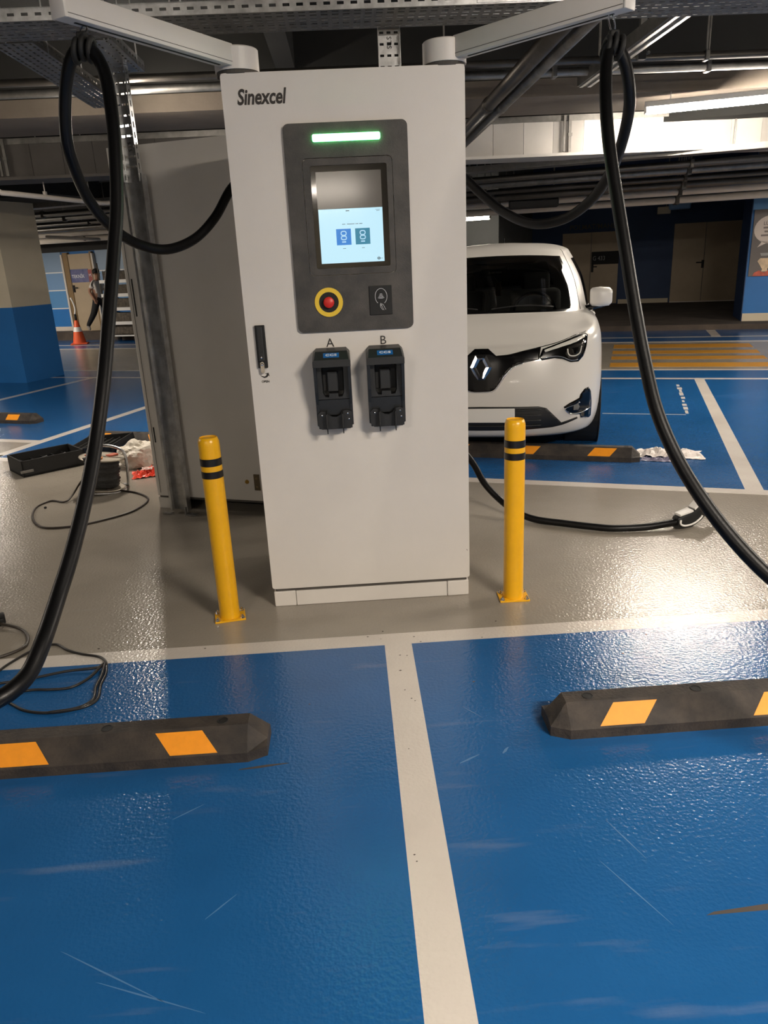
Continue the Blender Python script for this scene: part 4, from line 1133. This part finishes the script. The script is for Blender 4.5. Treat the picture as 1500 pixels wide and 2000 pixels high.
# ------------------------------------------------------------------ white compact electric car
car = thing('car', 'white compact hatchback parked behind the right bollard', 'car', (.953, 5.467, 0), -math.radians(14.5))
NCOL = 14
plan = [(0, 0), (.27, .012), (.50, .060), (.67, .150), (.785, .290), (.845, .50), (.868, .83), (.868, 1.40), (.868, 2.3), (.868, 3.3), (.84, 3.75), (.66, 3.98), (.35, 4.06), (0, 4.08)]
def low(z, dy, kw, ry, zc=None):
    out = []
    for k, (x, y) in enumerate(plan):
        f = max(0, 1 - y / 1.2); g = max(0, (y - 3.2) / .9)
        zz = zc[k] if zc else z
        out.append((x * kw, y + dy * f - ry * g, zz))
    return out
rings = [
    low(.165, .13, .90, .12), low(.20, .07, .95, .06), low(.30, .018, .985, .02), low(.42, .0, .998, .0), low(.54, .004, 1.0, .0), low(.66, .022, .998, .01),
    low(0, .045, .992, .03, [.765, .765, .775, .785, .79, .79, .79, .79, .80, .81, .80, .79, .78, .78]),
    low(0, .075, .978, .05, [.835, .838, .85, .87, .89, .895, .895, .90, .92, .94, .92, .90, .89, .89]),
    [(0, .13, .885), (.26, .145, .888), (.475, .20, .897), (.625, .30, .912), (.735, .42, .935), (.795, .60, .955), (.825, .90, .965), (.835, 1.4, .97), (.84, 2.3, .985), (.835, 3.2, 1.01), (.79, 3.66, 1.0), (.61, 3.90, .98), (.33, 3.98, .97), (0, 4.0, .97)],
    [(0, .42, .968), (.25, .43, .966), (.44, .47, .963), (.58, .56, .962), (.68, .68, .968), (.74, .84, .985), (.775, 1.06, .998), (.80, 1.45, 1.005), (.81, 2.3, 1.02), (.80, 3.15, 1.05), (.755, 3.6, 1.05), (.595, 3.86, 1.04), (.33, 3.94, 1.03), (0, 3.96, 1.03)],
    [(0, .80, 1.030), (.25, .81, 1.029), (.44, .845, 1.024), (.57, .92, 1.018), (.655, 1.02, 1.018), (.715, 1.14, 1.022), (.755, 1.29, 1.026), (.782, 1.6, 1.03), (.79, 2.35, 1.045), (.775, 3.15, 1.075), (.735, 3.56, 1.09), (.59, 3.81, 1.09), (.33, 3.89, 1.09), (0, 3.91, 1.09)],
    [(0, .90, 1.050), (.25, .915, 1.049), (.43, .955, 1.046), (.555, 1.03, 1.042), (.635, 1.12, 1.042), (.695, 1.22, 1.044), (.738, 1.36, 1.046), (.765, 1.66, 1.05), (.775, 2.38, 1.065), (.76, 3.12, 1.095), (.72, 3.52, 1.11), (.58, 3.77, 1.11), (.32, 3.85, 1.11), (0, 3.87, 1.11)],
    [(0, 1.28, 1.262), (.235, 1.29, 1.260), (.395, 1.325, 1.255), (.50, 1.39, 1.25), (.572, 1.47, 1.25), (.625, 1.55, 1.252), (.662, 1.64, 1.255), (.69, 1.90, 1.26), (.70, 2.4, 1.265), (.685, 3.05, 1.27), (.645, 3.42, 1.275), (.53, 3.62, 1.275), (.30, 3.70, 1.275), (0, 3.72, 1.275)],
    [(0, 1.66, 1.448), (.21, 1.665, 1.444), (.345, 1.69, 1.436), (.43, 1.73, 1.428), (.487, 1.78, 1.424), (.53, 1.84, 1.424), (.56, 1.92, 1.424), (.582, 2.1, 1.43), (.59, 2.5, 1.435), (.578, 2.98, 1.425), (.545, 3.28, 1.41), (.46, 3.45, 1.40), (.26, 3.53, 1.40), (0, 3.55, 1.40)],
    [(0, 1.82, 1.505), (.19, 1.825, 1.500), (.315, 1.845, 1.490), (.385, 1.88, 1.482), (.435, 1.93, 1.478), (.475, 1.98, 1.478), (.50, 2.05, 1.480), (.515, 2.2, 1.487), (.52, 2.5, 1.492), (.505, 2.95, 1.482), (.475, 3.25, 1.465), (.40, 3.42, 1.455), (.23, 3.50, 1.45), (0, 3.52, 1.45)],
    [(0, 2.05, 1.548), (.12, 2.055, 1.547), (.20, 2.07, 1.543), (.25, 2.10, 1.538), (.28, 2.14, 1.535), (.305, 2.19, 1.534), (.32, 2.26, 1.535), (.33, 2.35, 1.538), (.33, 2.55, 1.54), (.32, 2.85, 1.533), (.30, 3.05, 1.525), (.25, 3.2, 1.515), (.14, 3.27, 1.51), (0, 3.29, 1.51)],
    [(0, y, 1.565 - .02 * ((y - 2.4) / .6) ** 2) for y in (2.3, 2.31, 2.32, 2.34, 2.37, 2.4, 2.44, 2.5, 2.6, 2.75, 2.85, 2.93, 2.98, 3.0)],
]
NR = len(rings)
WM = {9: 1.05, 10: 1.07, 11: 1.09, 12: 1.14, 13: 1.18, 14: 1.21, 15: 1.28}
ZM = {12: .012, 13: .036, 14: .048, 15: .042, 16: .036}
for i in range(NR):
    w_ = WM.get(i, 1.05)
    rings[i] = [(x * (w_ if j < 8 else (w_ + 1.05) / 2 if j == 8 else 1.05), y, z + ZM.get(i, 0) * (1 if j < 10 else .5)) for j, (x, y, z) in enumerate(rings[i])]
full = np.zeros((NR, 26, 3))
for i, rg in enumerate(rings):
    for j in range(14):
        full[i, j] = rg[j]
    for j in range(1, 13):
        x, y, z = rg[j]
        full[i, 26 - j] = (-x, y, z)
SCOL, SROW = 8, 6
def cm(p0, p1, p2, p3, t):
    return .5 * (2 * p1 + (p2 - p0) * t + (2 * p0 - 5 * p1 + 4 * p2 - p3) * t * t + (-p0 + 3 * p1 - 3 * p2 + p3) * t ** 3)
cols = []
for j in range(26):
    for k in range(SCOL):
        cols.append(cm(full[:, j - 1], full[:, j], full[:, (j + 1) % 26], full[:, (j + 2) % 26], k / SCOL))
D = np.stack(cols, 1)                      # NR x 208 x 3
rows = []
for i in range(NR - 1):
    p0 = D[i - 1] if i > 0 else 2 * D[0] - D[1]
    p3 = D[i + 2] if i + 2 < NR else 2 * D[-1] - D[-2]
    for k in range(SROW):
        rows.append(cm(p0, D[i], D[i + 1], p3, k / SROW))
rows.append(D[-1])
S = np.stack(rows, 0)
nR, nC = S.shape[:2]
verts = [tuple(v) for v in S.reshape(-1, 3)]
def cellcol(j):      # key column 0..13 for either side
    c = (j + .5) / SCOL
    return c if c <= 13 else 26 - c
body_f, wind_f, seal_f, side_f, sideseal_f, rear_f = [], [], [], [], [], []
for i in range(nR - 1):
    r = (i + .5) / SROW
    for j in range(nC):
        c = cellcol(j)
        f = (i * nC + j, i * nC + (j + 1) % nC, (i + 1) * nC + (j + 1) % nC, (i + 1) * nC + j)
        cen = sum((S[a // nC, a % nC] for a in f)) / 4
        arch = False
        for wy in (.83, 3.42):
            if abs(cen[0]) > .55 and (cen[1] - wy) ** 2 + (cen[2] - .31) ** 2 < .345 ** 2: arch = True
        if arch: continue
        if 11.0 <= r <= 12.95 and c < 3.75: wind_f.append(f)
        elif 10.85 <= r <= 13.05 and c < 4.05: seal_f.append(f)
        elif 11.2 <= r <= 12.75 and 6.25 < c < 9.3 and not (7.7 < c < 7.95): side_f.append(f)
        elif 11.0 <= r <= 12.9 and 6.0 < c < 9.55: sideseal_f.append(f)
        elif 11.1 <= r <= 12.8 and c > 11.3: rear_f.append(f)
        else: body_f.append(f)
allf = [(i * nC + j, i * nC + (j + 1) % nC, (i + 1) * nC + (j + 1) % nC, (i + 1) * nC + j) for i in range(nR - 1) for j in range(nC)]
VN = np.zeros((len(verts), 3)); VA = np.array(verts)
for f in allf:
    nn = np.cross(VA[f[2]] - VA[f[0]], VA[f[3]] - VA[f[1]])
    for a in f: VN[a] += nn
VN[-nC:] = (0, 0, 1)
VN /= np.maximum(1e-12, np.linalg.norm(VN, axis=1))[:, None]
def submesh(name, faces, m, smooth=True):
    used = sorted({a for f in faces for a in f}); mp = {a: k for k, a in enumerate(used)}
    me = bpy.data.meshes.new(name)
    me.from_pydata([verts[a] for a in used], [], [[mp[a] for a in f] for f in faces])
    me.materials.append(m)
    o = link(name, me, car, smooth)
    me.normals_split_custom_set_from_vertices([tuple(VN[a]) for a in used])
    return o
M_carpaint = mat('white_car_paint', srgb(212, 209, 204), .28, coat=.3)
M_glassy = glass_mat('car_glass', (.66, .68, .66))
M_gloss = mat('gloss_black', srgb(8, 8, 9), .12)
submesh('car_body', body_f, M_carpaint)
submesh('windscreen', wind_f, M_glassy)
submesh('windscreen_seal', seal_f, M_gloss)
M_sideglass = glass_mat('side_glass', (.25, .26, .26))
for sg_ in (1, -1):
    for c0_, c1_ in ((0, 7.8), (7.8, 14)):
        fs_ = [f for f in side_f if (S[f[0] // nC, f[0] % nC][0] * sg_ > 0) and c0_ <= cellcol(f[0] % nC) < c1_]
        submesh('side_window', fs_, M_sideglass)
submesh('window_surround', sideseal_f, M_gloss)
submesh('rear_window', rear_f, M_sideglass)
mb = MB(); mb.poly([(S[0, j][0], S[0, j][1], .17) for j in range(0, nC, 4)]); mb.build('underbody', M_blackmatte, car)
BV = BVHTree.FromPolygons([Vector(v) for v in verts], body_f + wind_f + seal_f)
def hit(x, z, off=0.0):
    h = BV.ray_cast(Vector((x, -2, z)), Vector((0, 1, 0)))
    if h[0] is None:
        return Vector((x, .4, z))
    p, n = h[0], h[1]
    if n.y > 0: n = -n
    return p + n * off
def inside(p, poly):
    c = False; n = len(poly)
    for i in range(n):
        (x1, y1), (x2, y2) = poly[i], poly[i - 1]
        if (y1 > p[1]) != (y2 > p[1]) and p[0] < (x2 - x1) * (p[1] - y1) / (y2 - y1) + x1: c = not c
    return c
def dens(poly, step):
    out = []
    for (a, b), (c, d) in zip(poly, poly[1:] + poly[:1]):
        n = max(1, int(math.hypot(c - a, d - b) / step))
        out += [(a + (c - a) * k / n, b + (d - b) * k / n) for k in range(n)]
    return out
def patch(name, poly, m, off, parent=None, step=.018, thick=.004):
    b = dens(poly, step)
    xs = [p[0] for p in b]; zs = [p[1] for p in b]
    inner = []
    x = min(xs) + step / 2
    while x < max(xs):
        z = min(zs) + step / 2
        while z < max(zs):
            if inside((x, z), b) and min((x - p[0]) ** 2 + (z - p[1]) ** 2 for p in b) > (step * .45) ** 2: inner.append((x, z))
            z += step
        x += step
    V = [Vector(p) for p in b + inner]
    r = delaunay_2d_cdt(V, [(k, (k + 1) % len(b)) for k in range(len(b))], [list(range(len(b)))], 1, 1e-6)
    P = [hit(v.x, v.y, off) for v in r[0]]
    me = bpy.data.meshes.new(name)
    me.from_pydata([tuple(p) for p in P], [], [list(f) for f in r[2]])
    bm = bmesh.new(); bm.from_mesh(me); bmesh.ops.recalc_face_normals(bm, faces=bm.faces)
    if sum(f.normal.y for f in bm.faces) > 0: bmesh.ops.reverse_faces(bm, faces=bm.faces)
    bm.to_mesh(me); bm.free()
    me.materials.append(m)
    o = link(name, me, parent or car, True)
    if thick:
        md = o.modifiers.new('thickness', 'SOLIDIFY'); md.thickness = thick; md.offset = -1
    return o
def mir(poly, s): return [(x * s * 1.03, z - .006) for x, z in poly]
def trim(name, pts, r, m, off, parent=None, sub=6, closed=False):
    q = catmull([(x, 0, z) for x, z in pts], sub, closed)
    return MB().tube([hit(v.x, v.z, off) for v in q], r, 6, closed=closed).build(name, m, parent or car, smooth=True)
# grille: centre shield and two arms reaching the headlights
g_top = [(0, .842), (.05, .842), (.085, .812), (.112, .790), (.198, .798), (.301, .820), (.43, .846)]
g_bot = [(.418, .758), (.302, .737), (.235, .714), (.180, .660), (.130, .588), (.100, .552), (.06, .540), (0, .538)]
half = g_top + g_bot
grille_poly = half[:-1] + [(0, .538)] + [(-x, z) for x, z in reversed(half[1:-1])]
gr = patch('grille', grille_poly, M_gloss, .004)
trim('grille_trim', [(-.302, .735), (-.235, .711), (-.180, .657), (-.130, .585), (-.098, .548), (-.06, .537), (0, .535), (.06, .537), (.098, .548), (.130, .585), (.180, .657), (.235, .711), (.302, .735)], .0055, M_chrome, .006, gr)
# diamond emblem
FRE = lambda a, b, d: Vector((a, hit(0, .71, 0).y - .012 - d, b))
eo = [(0.016, .803), (.040, .803), (.080, .715), (.030, .617), (-.030, .617), (-.080, .715), (-.040, .803), (-.016, .803)]
ei = [(.008, .768), (.012, .762), (.036, .715), (.004, .650), (-.004, .650), (-.036, .715), (-.012, .762), (-.008, .768)]
mb = MB()
n_ = 8
o0 = mb.vs([FRE(a, b, 0) for a, b in eo]); i0 = mb.vs([FRE(a, b, 0) for a, b in ei])
md_ = mb.vs([FRE((eo[k][0] + ei[k][0]) / 2, (eo[k][1] + ei[k][1]) / 2, .016) for k in range(n_)])
for k in range(n_):
    q = (k + 1) % n_
    mb.face([o0[k], o0[q], md_[q], md_[k]]); mb.face([md_[k], md_[q], i0[q], i0[k]]); mb.face([o0[q], o0[k], i0[k], i0[q]])
mb.build('emblem', mat('emblem_chrome', srgb(206, 206, 208), .18, 1.0), gr)
hl = [(.429, .834), (.537, .868), (.648, .901), (.728, .920), (.744, .905), (.735, .831), (.713, .765), (.680, .730), (.625, .731), (.569, .758), (.512, .768), (.424, .756), (.408, .780)]
fog = [(.586, .409), (.625, .434), (.697, .464), (.704, .491), (.733, .526), (.760, .534), (.778, .500), (.788, .416), (.788, .305), (.772, .292), (.713, .308), (.706, .337), (.627, .350)]
M_lens = mat('lamp_inside', srgb(52, 50, 48), .18, .5)
M_drl = mat('light_guide', srgb(210, 208, 202), .2)
for s in (1, -1):
    h = patch('headlight', mir(hl, s), M_gloss, .005)
    patch('light_strip', mir([(.44, .826), (.54, .857), (.65, .888), (.718, .906), (.722, .893), (.66, .866), (.56, .842), (.446, .812)], s), M_drl, .009, h, thick=.003)
    patch('lamp_reflector', mir([(.60, .838), (.66, .858), (.715, .878), (.722, .84), (.705, .79), (.672, .75), (.612, .755), (.585, .79)], s), M_lens, .008, h, thick=.002)
    patch('lamp_lens', mir([(.628, .828), (.682, .834), (.678, .804), (.66, .785), (.636, .785)], s), M_gloss, .012, h, .012, .003)
    trim('light_guide', mir([(.598, .826), (.602, .795), (.618, .776), (.655, .774), (.683, .793), (.694, .838)], s), .0048, M_drl, .012, h)
    trim('lower_guide', mir([(.424, .770), (.512, .781), (.569, .771), (.622, .746), (.676, .745)], s), .0042, M_chrome, .008, h)
    trim('lamp_edge', mir([(.712, .772), (.728, .83), (.737, .895)], s), .0035, M_chrome, .008, h)
    trim('bonnet_gap', mir([(.10, .796), (.198, .804), (.301, .827), (.43, .852), (.537, .875), (.648, .908), (.735, .929)], s), .0030, M_gloss, .002)
    f = patch('fog_surround', mir(fog, s), M_gloss, .004)
    trim('fog_trim', mir([(.700, .430), (.605, .402), (.600, .385), (.632, .355), (.706, .352), (.780, .376)], s), .0042, M_chrome, .007, f)
    patch('fog_lamp', mir([(.655, .415), (.685, .425), (.698, .400), (.688, .375), (.655, .378)], s), mat('fog_lens', srgb(126, 124, 120), .15, .4), .008, f, .012, .003)
    # wheel, arch, mirror, handle
    for wy in (.83, 3.42):
        tyre = [(.20, -.10), (.285, -.105), (.302, -.095), (.307, -.06), (.307, .06), (.302, .095), (.285, .105), (.20, .10)]
        MB().lathe(tyre + [tyre[0]], (s * .775, wy, .307), 36, Matrix.Rotation(PI / 2 * s, 4, 'Y')).build('tyre', mat('tyre_rubber', srgb(24, 24, 25), .75), car, auto=35)
        mb = MB(); mb.lathe([(0, .075), (.05, .085), (.06, .07), (.17, .075), (.205, .098), (.21, .09), (.21, -.09), (0, -.09)], (s * .775, wy, .307), 30, Matrix.Rotation(PI / 2 * s, 4, 'Y'))
        wh = mb.build('wheel_rim', mat('alloy', srgb(150, 150, 152), .3, .8), car, auto=30)
        mb = MB(); mb.lathe([(.345, .0), (.352, .008), (.340, .014), (.338, -.25), (.0, -.25)], (s * .888, wy, .31), 40, Matrix.Rotation(PI / 2 * s, 4, 'Y')); mb.build('wheel_arch', M_blackmatte, car, smooth=False)
    mb = MB()
    # door mirror: rounded shell on a foot
    secs = [(.830, .055, .056, .045), (.846, .085, .073, .062), (.91, .10, .080, .070), (.985, .095, .074, .066), (1.008, .065, .052, .045)]
    rg = []
    for x, a, b_, c_ in secs:
        rg.append(mb.vs([(s * x, 1.30 + (yy * a) * (1.0 if yy > 0 else .9), 1.118 + zz * b_) for yy, zz in rrect(-1, 1, -1, 1, .55, 3)]))
    for p, q in zip(rg, rg[1:]):
        n = len(p)
        for k in range(n): mb.face([p[k], p[(k + 1) % n], q[(k + 1) % n], q[k]])
    mb.face(rg[0][::-1]); mb.face(rg[-1])
    mr_ = mb.build('door_mirror', M_carpaint, car, auto=50)
    mb = MB(); mb.tube([(s * .76, 1.32, 1.02), (s * .84, 1.31, 1.032), (s * .95, 1.30, 1.052)], [.030, .024, .018], 10); mb.build('mirror_foot', M_gloss, mr_, smooth=True)
    mb = MB(); mb.box((s * .902, 2.0, .93), (.03, .18, .025), bev=.008); mb.build('door_handle', M_carpaint, car, auto=40)
    # A-pillar seam line beside the windscreen
    c_idx = [int(4.75 * SCOL)] if s > 0 else [int((26 - 4.75) * SCOL)]
    MB().tube([Vector(S[r_, c_idx[0]]) for r_ in range(int(10.9 * SROW), int(14 * SROW), 2)], .0028, 6).build('pillar_gap', M_gloss, car, smooth=True)
    # seats
    mb = MB(); mb.box((s * .36, 2.05, .86), (.48, .16, .62), rot=Matrix.Rotation(math.radians(-14), 4, 'X'), bev=.05, seg=3); st_ = mb.build('seat_back', mat('seat_fabric', srgb(74, 72, 70), .9), car, auto=45)
    mb = MB(); mb.box((s * .36, 2.15, 1.235), (.27, .10, .17), bev=.035, seg=3); mb.build('headrest', mat('seat_fabric', srgb(74, 72, 70), .9), st_, auto=45)
    mb = MB(); mb.box((s * .36, 1.75, .58), (.5, .5, .16), bev=.05); mb.build('seat_cushion', mat('seat_fabric', srgb(74, 72, 70), .9), car, auto=45)
# lower intake with a blank number plate behind the bollard
low_i = [(0, .425), (.42, .42), (.48, .405), (.530, .352), (.592, .283), (.707, .314), (.711, .300), (.604, .264), (.527, .250), (.30, .238), (0, .235)]
li = patch('lower_intake', low_i[:-1] + [(0, .235)] + [(-x, z) for x, z in reversed(low_i[1:-1])], mat('intake_plastic', srgb(22, 22, 23), .5), .003)
for z in (.275, .315, .355, .395):
    trim('intake_bar', [(-.44, z), (-.25, z), (0, z), (.25, z), (.44, z)], .005, M_black, .006, li)
mb = MB(); p = hit(0, .36); mb.box((0, p.y - .014, .36), (.50, .012, .105), bev=.004); mb.build('number_plate', M_white, car)
# interior
mb = MB(); mb.box((0, 1.22, .90), (1.30, .50, .22), bev=.05, seg=3); mb.build('dashboard', mat('dash_plastic', srgb(70, 69, 67), .7), car, auto=45)
mb = MB(); mb.box((0, 2.3, .42), (1.45, 2.4, .1)); mb.build('cabin_floor', M_blackmatte, car)
mb = MB(); mb.box((0, 2.95, .86), (1.2, .18, .55), bev=.05); mb.build('rear_seat', mat('seat_fabric', srgb(74, 72, 70), .9), car, auto=45)
mb = MB(); mb.tube([(.36 + .185 * math.cos(a), 1.50 - .05 * math.sin(a), .98 + .18 * math.sin(a)) for a in [2 * PI * k / 28 for k in range(28)]], .015, 8, closed=True); mb.tube([(.18, 1.50, .98), (.54, 1.50, .98)], .018, 8); mb.build('steering_wheel', M_black, car, smooth=True)
mb = MB(); mb.box((0, 1.56, 1.345), (.23, .035, .065), bev=.012); rm = mb.build('rear_view_mirror', M_blackmatte, car)
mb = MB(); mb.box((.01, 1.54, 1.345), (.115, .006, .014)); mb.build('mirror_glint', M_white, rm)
mb = MB(); mb.tube([(.0, 1.55, 1.31), (.03, 1.55, 1.26)], .002, 5); mb.box((.035, 1.55, 1.20), (.05, .008, .12), bev=.003); mb.build('hanging_freshener', mat('tan_card', srgb(150, 122, 92), .7), rm)
# wipers
for s, x0, x1 in ((1, .52, .02), (1, -.10, -.55)):
    MB().tube([hit(x0 + (x1 - x0) * k / 8, 1.058 + .018 * math.sin(PI * k / 8), .010) for k in range(9)], .006, 6).build('wiper', M_blackmatte, car, smooth=True)
# roof aerial
MB().tube([(0, 3.2, 1.50), (0, 3.34, 1.66)], [.006, .003], 6).build('aerial', M_blackmatte, car)
# ------------------------------------------------------------------ far left: cone, trolley rack, walking person
cn = thing('traffic_cone', 'orange traffic cone with a white band by the far left kerb', 'cone', G(-11.87, 14.30, .0), .2)
M_orange = mat('cone_orange', srgb(214, 84, 36), .5)
mb = MB(); mb.box((0, 0, .015), (.36, .36, .03), bev=.01); mb.build('cone_base', M_orange, cn)
MB().lathe([(.145, .03), (.095, .28)], seg=20).build('cone_lower', M_orange, cn, smooth=True)
MB().lathe([(.097, .28), (.072, .38)], seg=20).build('white_band', M_white, cn, smooth=True)
MB().lathe([(.072, .38), (.035, .52), (.028, .53), (0, .53)], seg=20).build('cone_tip', M_orange, cn, smooth=True)
mb = MB(); mb.tube([(0, 0, .52), (.0, 0, .66)], .03, 10); mb.build('black_socket', M_blackmatte, cn, smooth=True)
mb = MB(); mb.tube(catmull([(0, 0, .66), (.02, 0, .78), (.0, 0, .92), (-.035, 0, 1.02)], 5), .018, 8); mb.build('white_cane', M_white, cn, smooth=True)

rk = thing('shelf_rack', 'wire shelf rack with white label strips by the far left wall', 'rack', G(-11.42, 14.75, .0), -GA)
M_wire = mat('rack_wire', srgb(96, 90, 82), .4, .7)
for x in (0, .95):
    for y in (0, .4):
        mb = MB(); mb.tube([(x, y, .1), (x, y, 1.72)], .014, 8); mb.build('rack_post', M_wire, rk)
        MB().lathe([(0, .10), (.05, .09), (.06, .05), (.05, .0), (0, 0)], (x, y, 0), 12).build('castor', M_blackmatte, rk)
M_goods = mat('dim_goods', srgb(92, 84, 74), .8, var=.5, vscale=14)
for k, z in enumerate((.13, .41, .72, 1.02, 1.32)):
    mb = MB(); mb.box((.475, .2, z), (.95, .42, .02)); mb.build('shelf', M_wire, rk)
    mb = MB(); mb.box((.475, -.018, z), (.95, .01, .07 if k else .03)); mb.build('label_strip', M_white, rk)
    for q in range(12):
        mb = MB(); mb.tube([(.04 + q * .08, -.012, z), (.04 + q * .08, -.012, z + .24)], .004, 5); mb.build('wire', M_wire, rk)
    mb = MB(); mb.box((.475, .22, z + .12), (.88, .3, .2), bev=.02); mb.build('stored_goods', M_goods, rk)

# person striding to the right
pr = thing('person', 'person in a white T-shirt and black trousers walking past the technical room door', 'person', G(-11.88, 15.2, .20), -GA)
pr.scale = (.94, .94, .94)
S_ = 1.0
J = dict(pelvis=(0, 0, .78), waist=(.01, 0, .90), chest=(.03, 0, 1.09), neck=(.045, 0, 1.235), head0=(.065, 0, 1.30), head1=(.08, 0, 1.40),
         shL=(.035, .145, 1.175), elL=(.10, .19, .95), wrL=(.24, .17, .86), shR=(.03, -.145, 1.175), elR=(-.085, -.19, .98), wrR=(.02, -.20, .80),
         hipL=(.0, .075, .75), knL=(.19, .08, .45), anL=(.23, .08, .08), toL=(.36, .08, .035), hipR=(0, -.075, .75), knR=(-.14, -.08, .44), anR=(-.38, -.08, .14), toR=(-.33, -.08, .035))
names_ = list(J)
E_ = [('pelvis', 'waist'), ('waist', 'chest'), ('chest', 'neck'), ('neck', 'head0'), ('head0', 'head1'), ('chest', 'shL'), ('shL', 'elL'), ('elL', 'wrL'), ('chest', 'shR'), ('shR', 'elR'), ('elR', 'wrR'),
      ('pelvis', 'hipL'), ('hipL', 'knL'), ('knL', 'anL'), ('anL', 'toL'), ('pelvis', 'hipR'), ('hipR', 'knR'), ('knR', 'anR'), ('anR', 'toR')]
RAD = dict(pelvis=(.125, .10), waist=(.115, .09), chest=(.13, .10), neck=(.048, .048), head0=(.062, .066), head1=(.082, .07), shL=(.062, .062), elL=(.040, .040), wrL=(.028, .028), shR=(.062, .062), elR=(.040, .040), wrR=(.028, .028),
           hipL=(.10, .10), knL=(.078, .078), anL=(.052, .052), toL=(.036, .030), hipR=(.10, .10), knR=(.078, .078), anR=(.052, .052), toR=(.036, .030))
# five-finger hands
for sd in 'LR':
    w = Vector(J['wr' + sd]); e = Vector(J['el' + sd]); d = (w - e).normalized()
    lat = Vector((0, 1, 0)); pm = w + d * .055
    J['pm' + sd] = tuple(pm); RAD['pm' + sd] = (.030, .018); E_.append(('wr' + sd, 'pm' + sd))
    for k in range(4):
        f0 = pm + d * .015 + Vector((0, (k - 1.5) * .014, 0)); f1 = f0 + d * (.040 - .004 * abs(k - 1.2)) + Vector((.004, 0, -.010))
        J['f%d%s' % (k, sd)] = tuple(f1); RAD['f%d%s' % (k, sd)] = (.0075, .0075); E_.append(('pm' + sd, 'f%d%s' % (k, sd)))
    th_ = w + d * .045 + Vector((.03, 0, -.002)); J['th' + sd] = tuple(th_); RAD['th' + sd] = (.009, .009); E_.append(('wr' + sd, 'th' + sd))
names_ = list(J)
me = bpy.data.meshes.new('person_body')
me.from_pydata([J[n] for n in names_], [(names_.index(a), names_.index(b)) for a, b in E_], [])
ob = bpy.data.objects.new('person_body', me); COL.objects.link(ob)
sk = ob.modifiers.new('skin', 'SKIN'); sk.use_smooth_shade = True
for k, n in enumerate(names_):
    me.skin_vertices[0].data[k].radius = RAD[n]
me.skin_vertices[0].data[0].use_root = True
ss = ob.modifiers.new('sub', 'SUBSURF'); ss.levels = 2; ss.render_levels = 2
dg = bpy.context.evaluated_depsgraph_get()
bme = bpy.data.meshes.new_from_object(ob.evaluated_get(dg))
bpy.data.objects.remove(ob)
bme.name = 'person_body'
bme.materials.clear()
for m_ in (mat('skin_tone', srgb(150, 108, 84), .6), mat('white_shirt', srgb(205, 200, 194), .85), mat('black_trousers', srgb(20, 19, 20), .85), mat('grey_shoes', srgb(150, 142, 132), .7)):
    bme.materials.append(m_)
for p in bme.polygons:
    c = p.center
    best, bd, bt = None, 9, 0
    for a_, b_ in E_:
        A_, B_2 = Vector(J[a_]), Vector(J[b_])
        t_ = max(0, min(1, (c - A_).dot(B_2 - A_) / (B_2 - A_).length_squared))
        d_ = (A_.lerp(B_2, t_) - c).length
        if d_ < bd: best, bd, bt = (a_, b_), d_, t_
    k_ = best[1]
    if k_ in ('head0', 'head1') or (k_ == 'neck' and bt > .85): i_ = 0
    elif k_[:2] in ('wr', 'pm', 'th') or k_[0] == 'f': i_ = 0
    elif k_[:2] == 'el': i_ = 1 if bt < .6 else 0
    elif k_[:2] in ('hi', 'kn', 'an'): i_ = 2
    elif k_[:2] == 'to': i_ = 3
    else: i_ = 1 if c.z > .80 else 2
    p.material_index = i_
    p.use_smooth = True
pb = link('body', bme, pr, True)
# face and hair
mb = MB(); bmesh.ops.create_icosphere(mb.bm, subdivisions=3, radius=1.0)
for v in mb.bm.verts: v.co = Vector((v.co.x * .100 + .055, v.co.y * .088, max(v.co.z, -.15 - .8 * max(0, -v.co.x)) * .085 + 1.425))
for v in mb.bm.verts:
    if v.co.x > .105 and v.co.z < 1.45: v.co.x = .105 + (v.co.x - .105) * .1
mb.build('hair', mat('dark_hair', srgb(24, 20, 18), .7), pr, smooth=True)
MB().lathe([(0, .02), (.010, .012), (.013, 0)], (.145, 0, 1.365), 10, Matrix.Rotation(PI / 2, 4, 'Y')).build('nose', mat('skin_tone', srgb(150, 108, 84), .6), pr, smooth=True)
for s in (-1, 1):
    mb = MB(); mb.box((.142, s * .030, 1.390), (.012, .022, .010), bev=.003); mb.build('eye', M_blackmatte, pr)
    mb = MB(); mb.lathe([(0, .012), (.018, .008), (.020, 0), (0, 0)], (.065, s * .078, 1.375), 10, Matrix.Rotation(-s * PI / 2, 4, 'X')); mb.build('ear', mat('skin_tone', srgb(150, 108, 84), .6), pr)
mb = MB(); mb.box((.140, 0, 1.325), (.012, .040, .008), bev=.003); mb.build('mouth', mat('lip_tone', srgb(120, 70, 62), .6), pr)
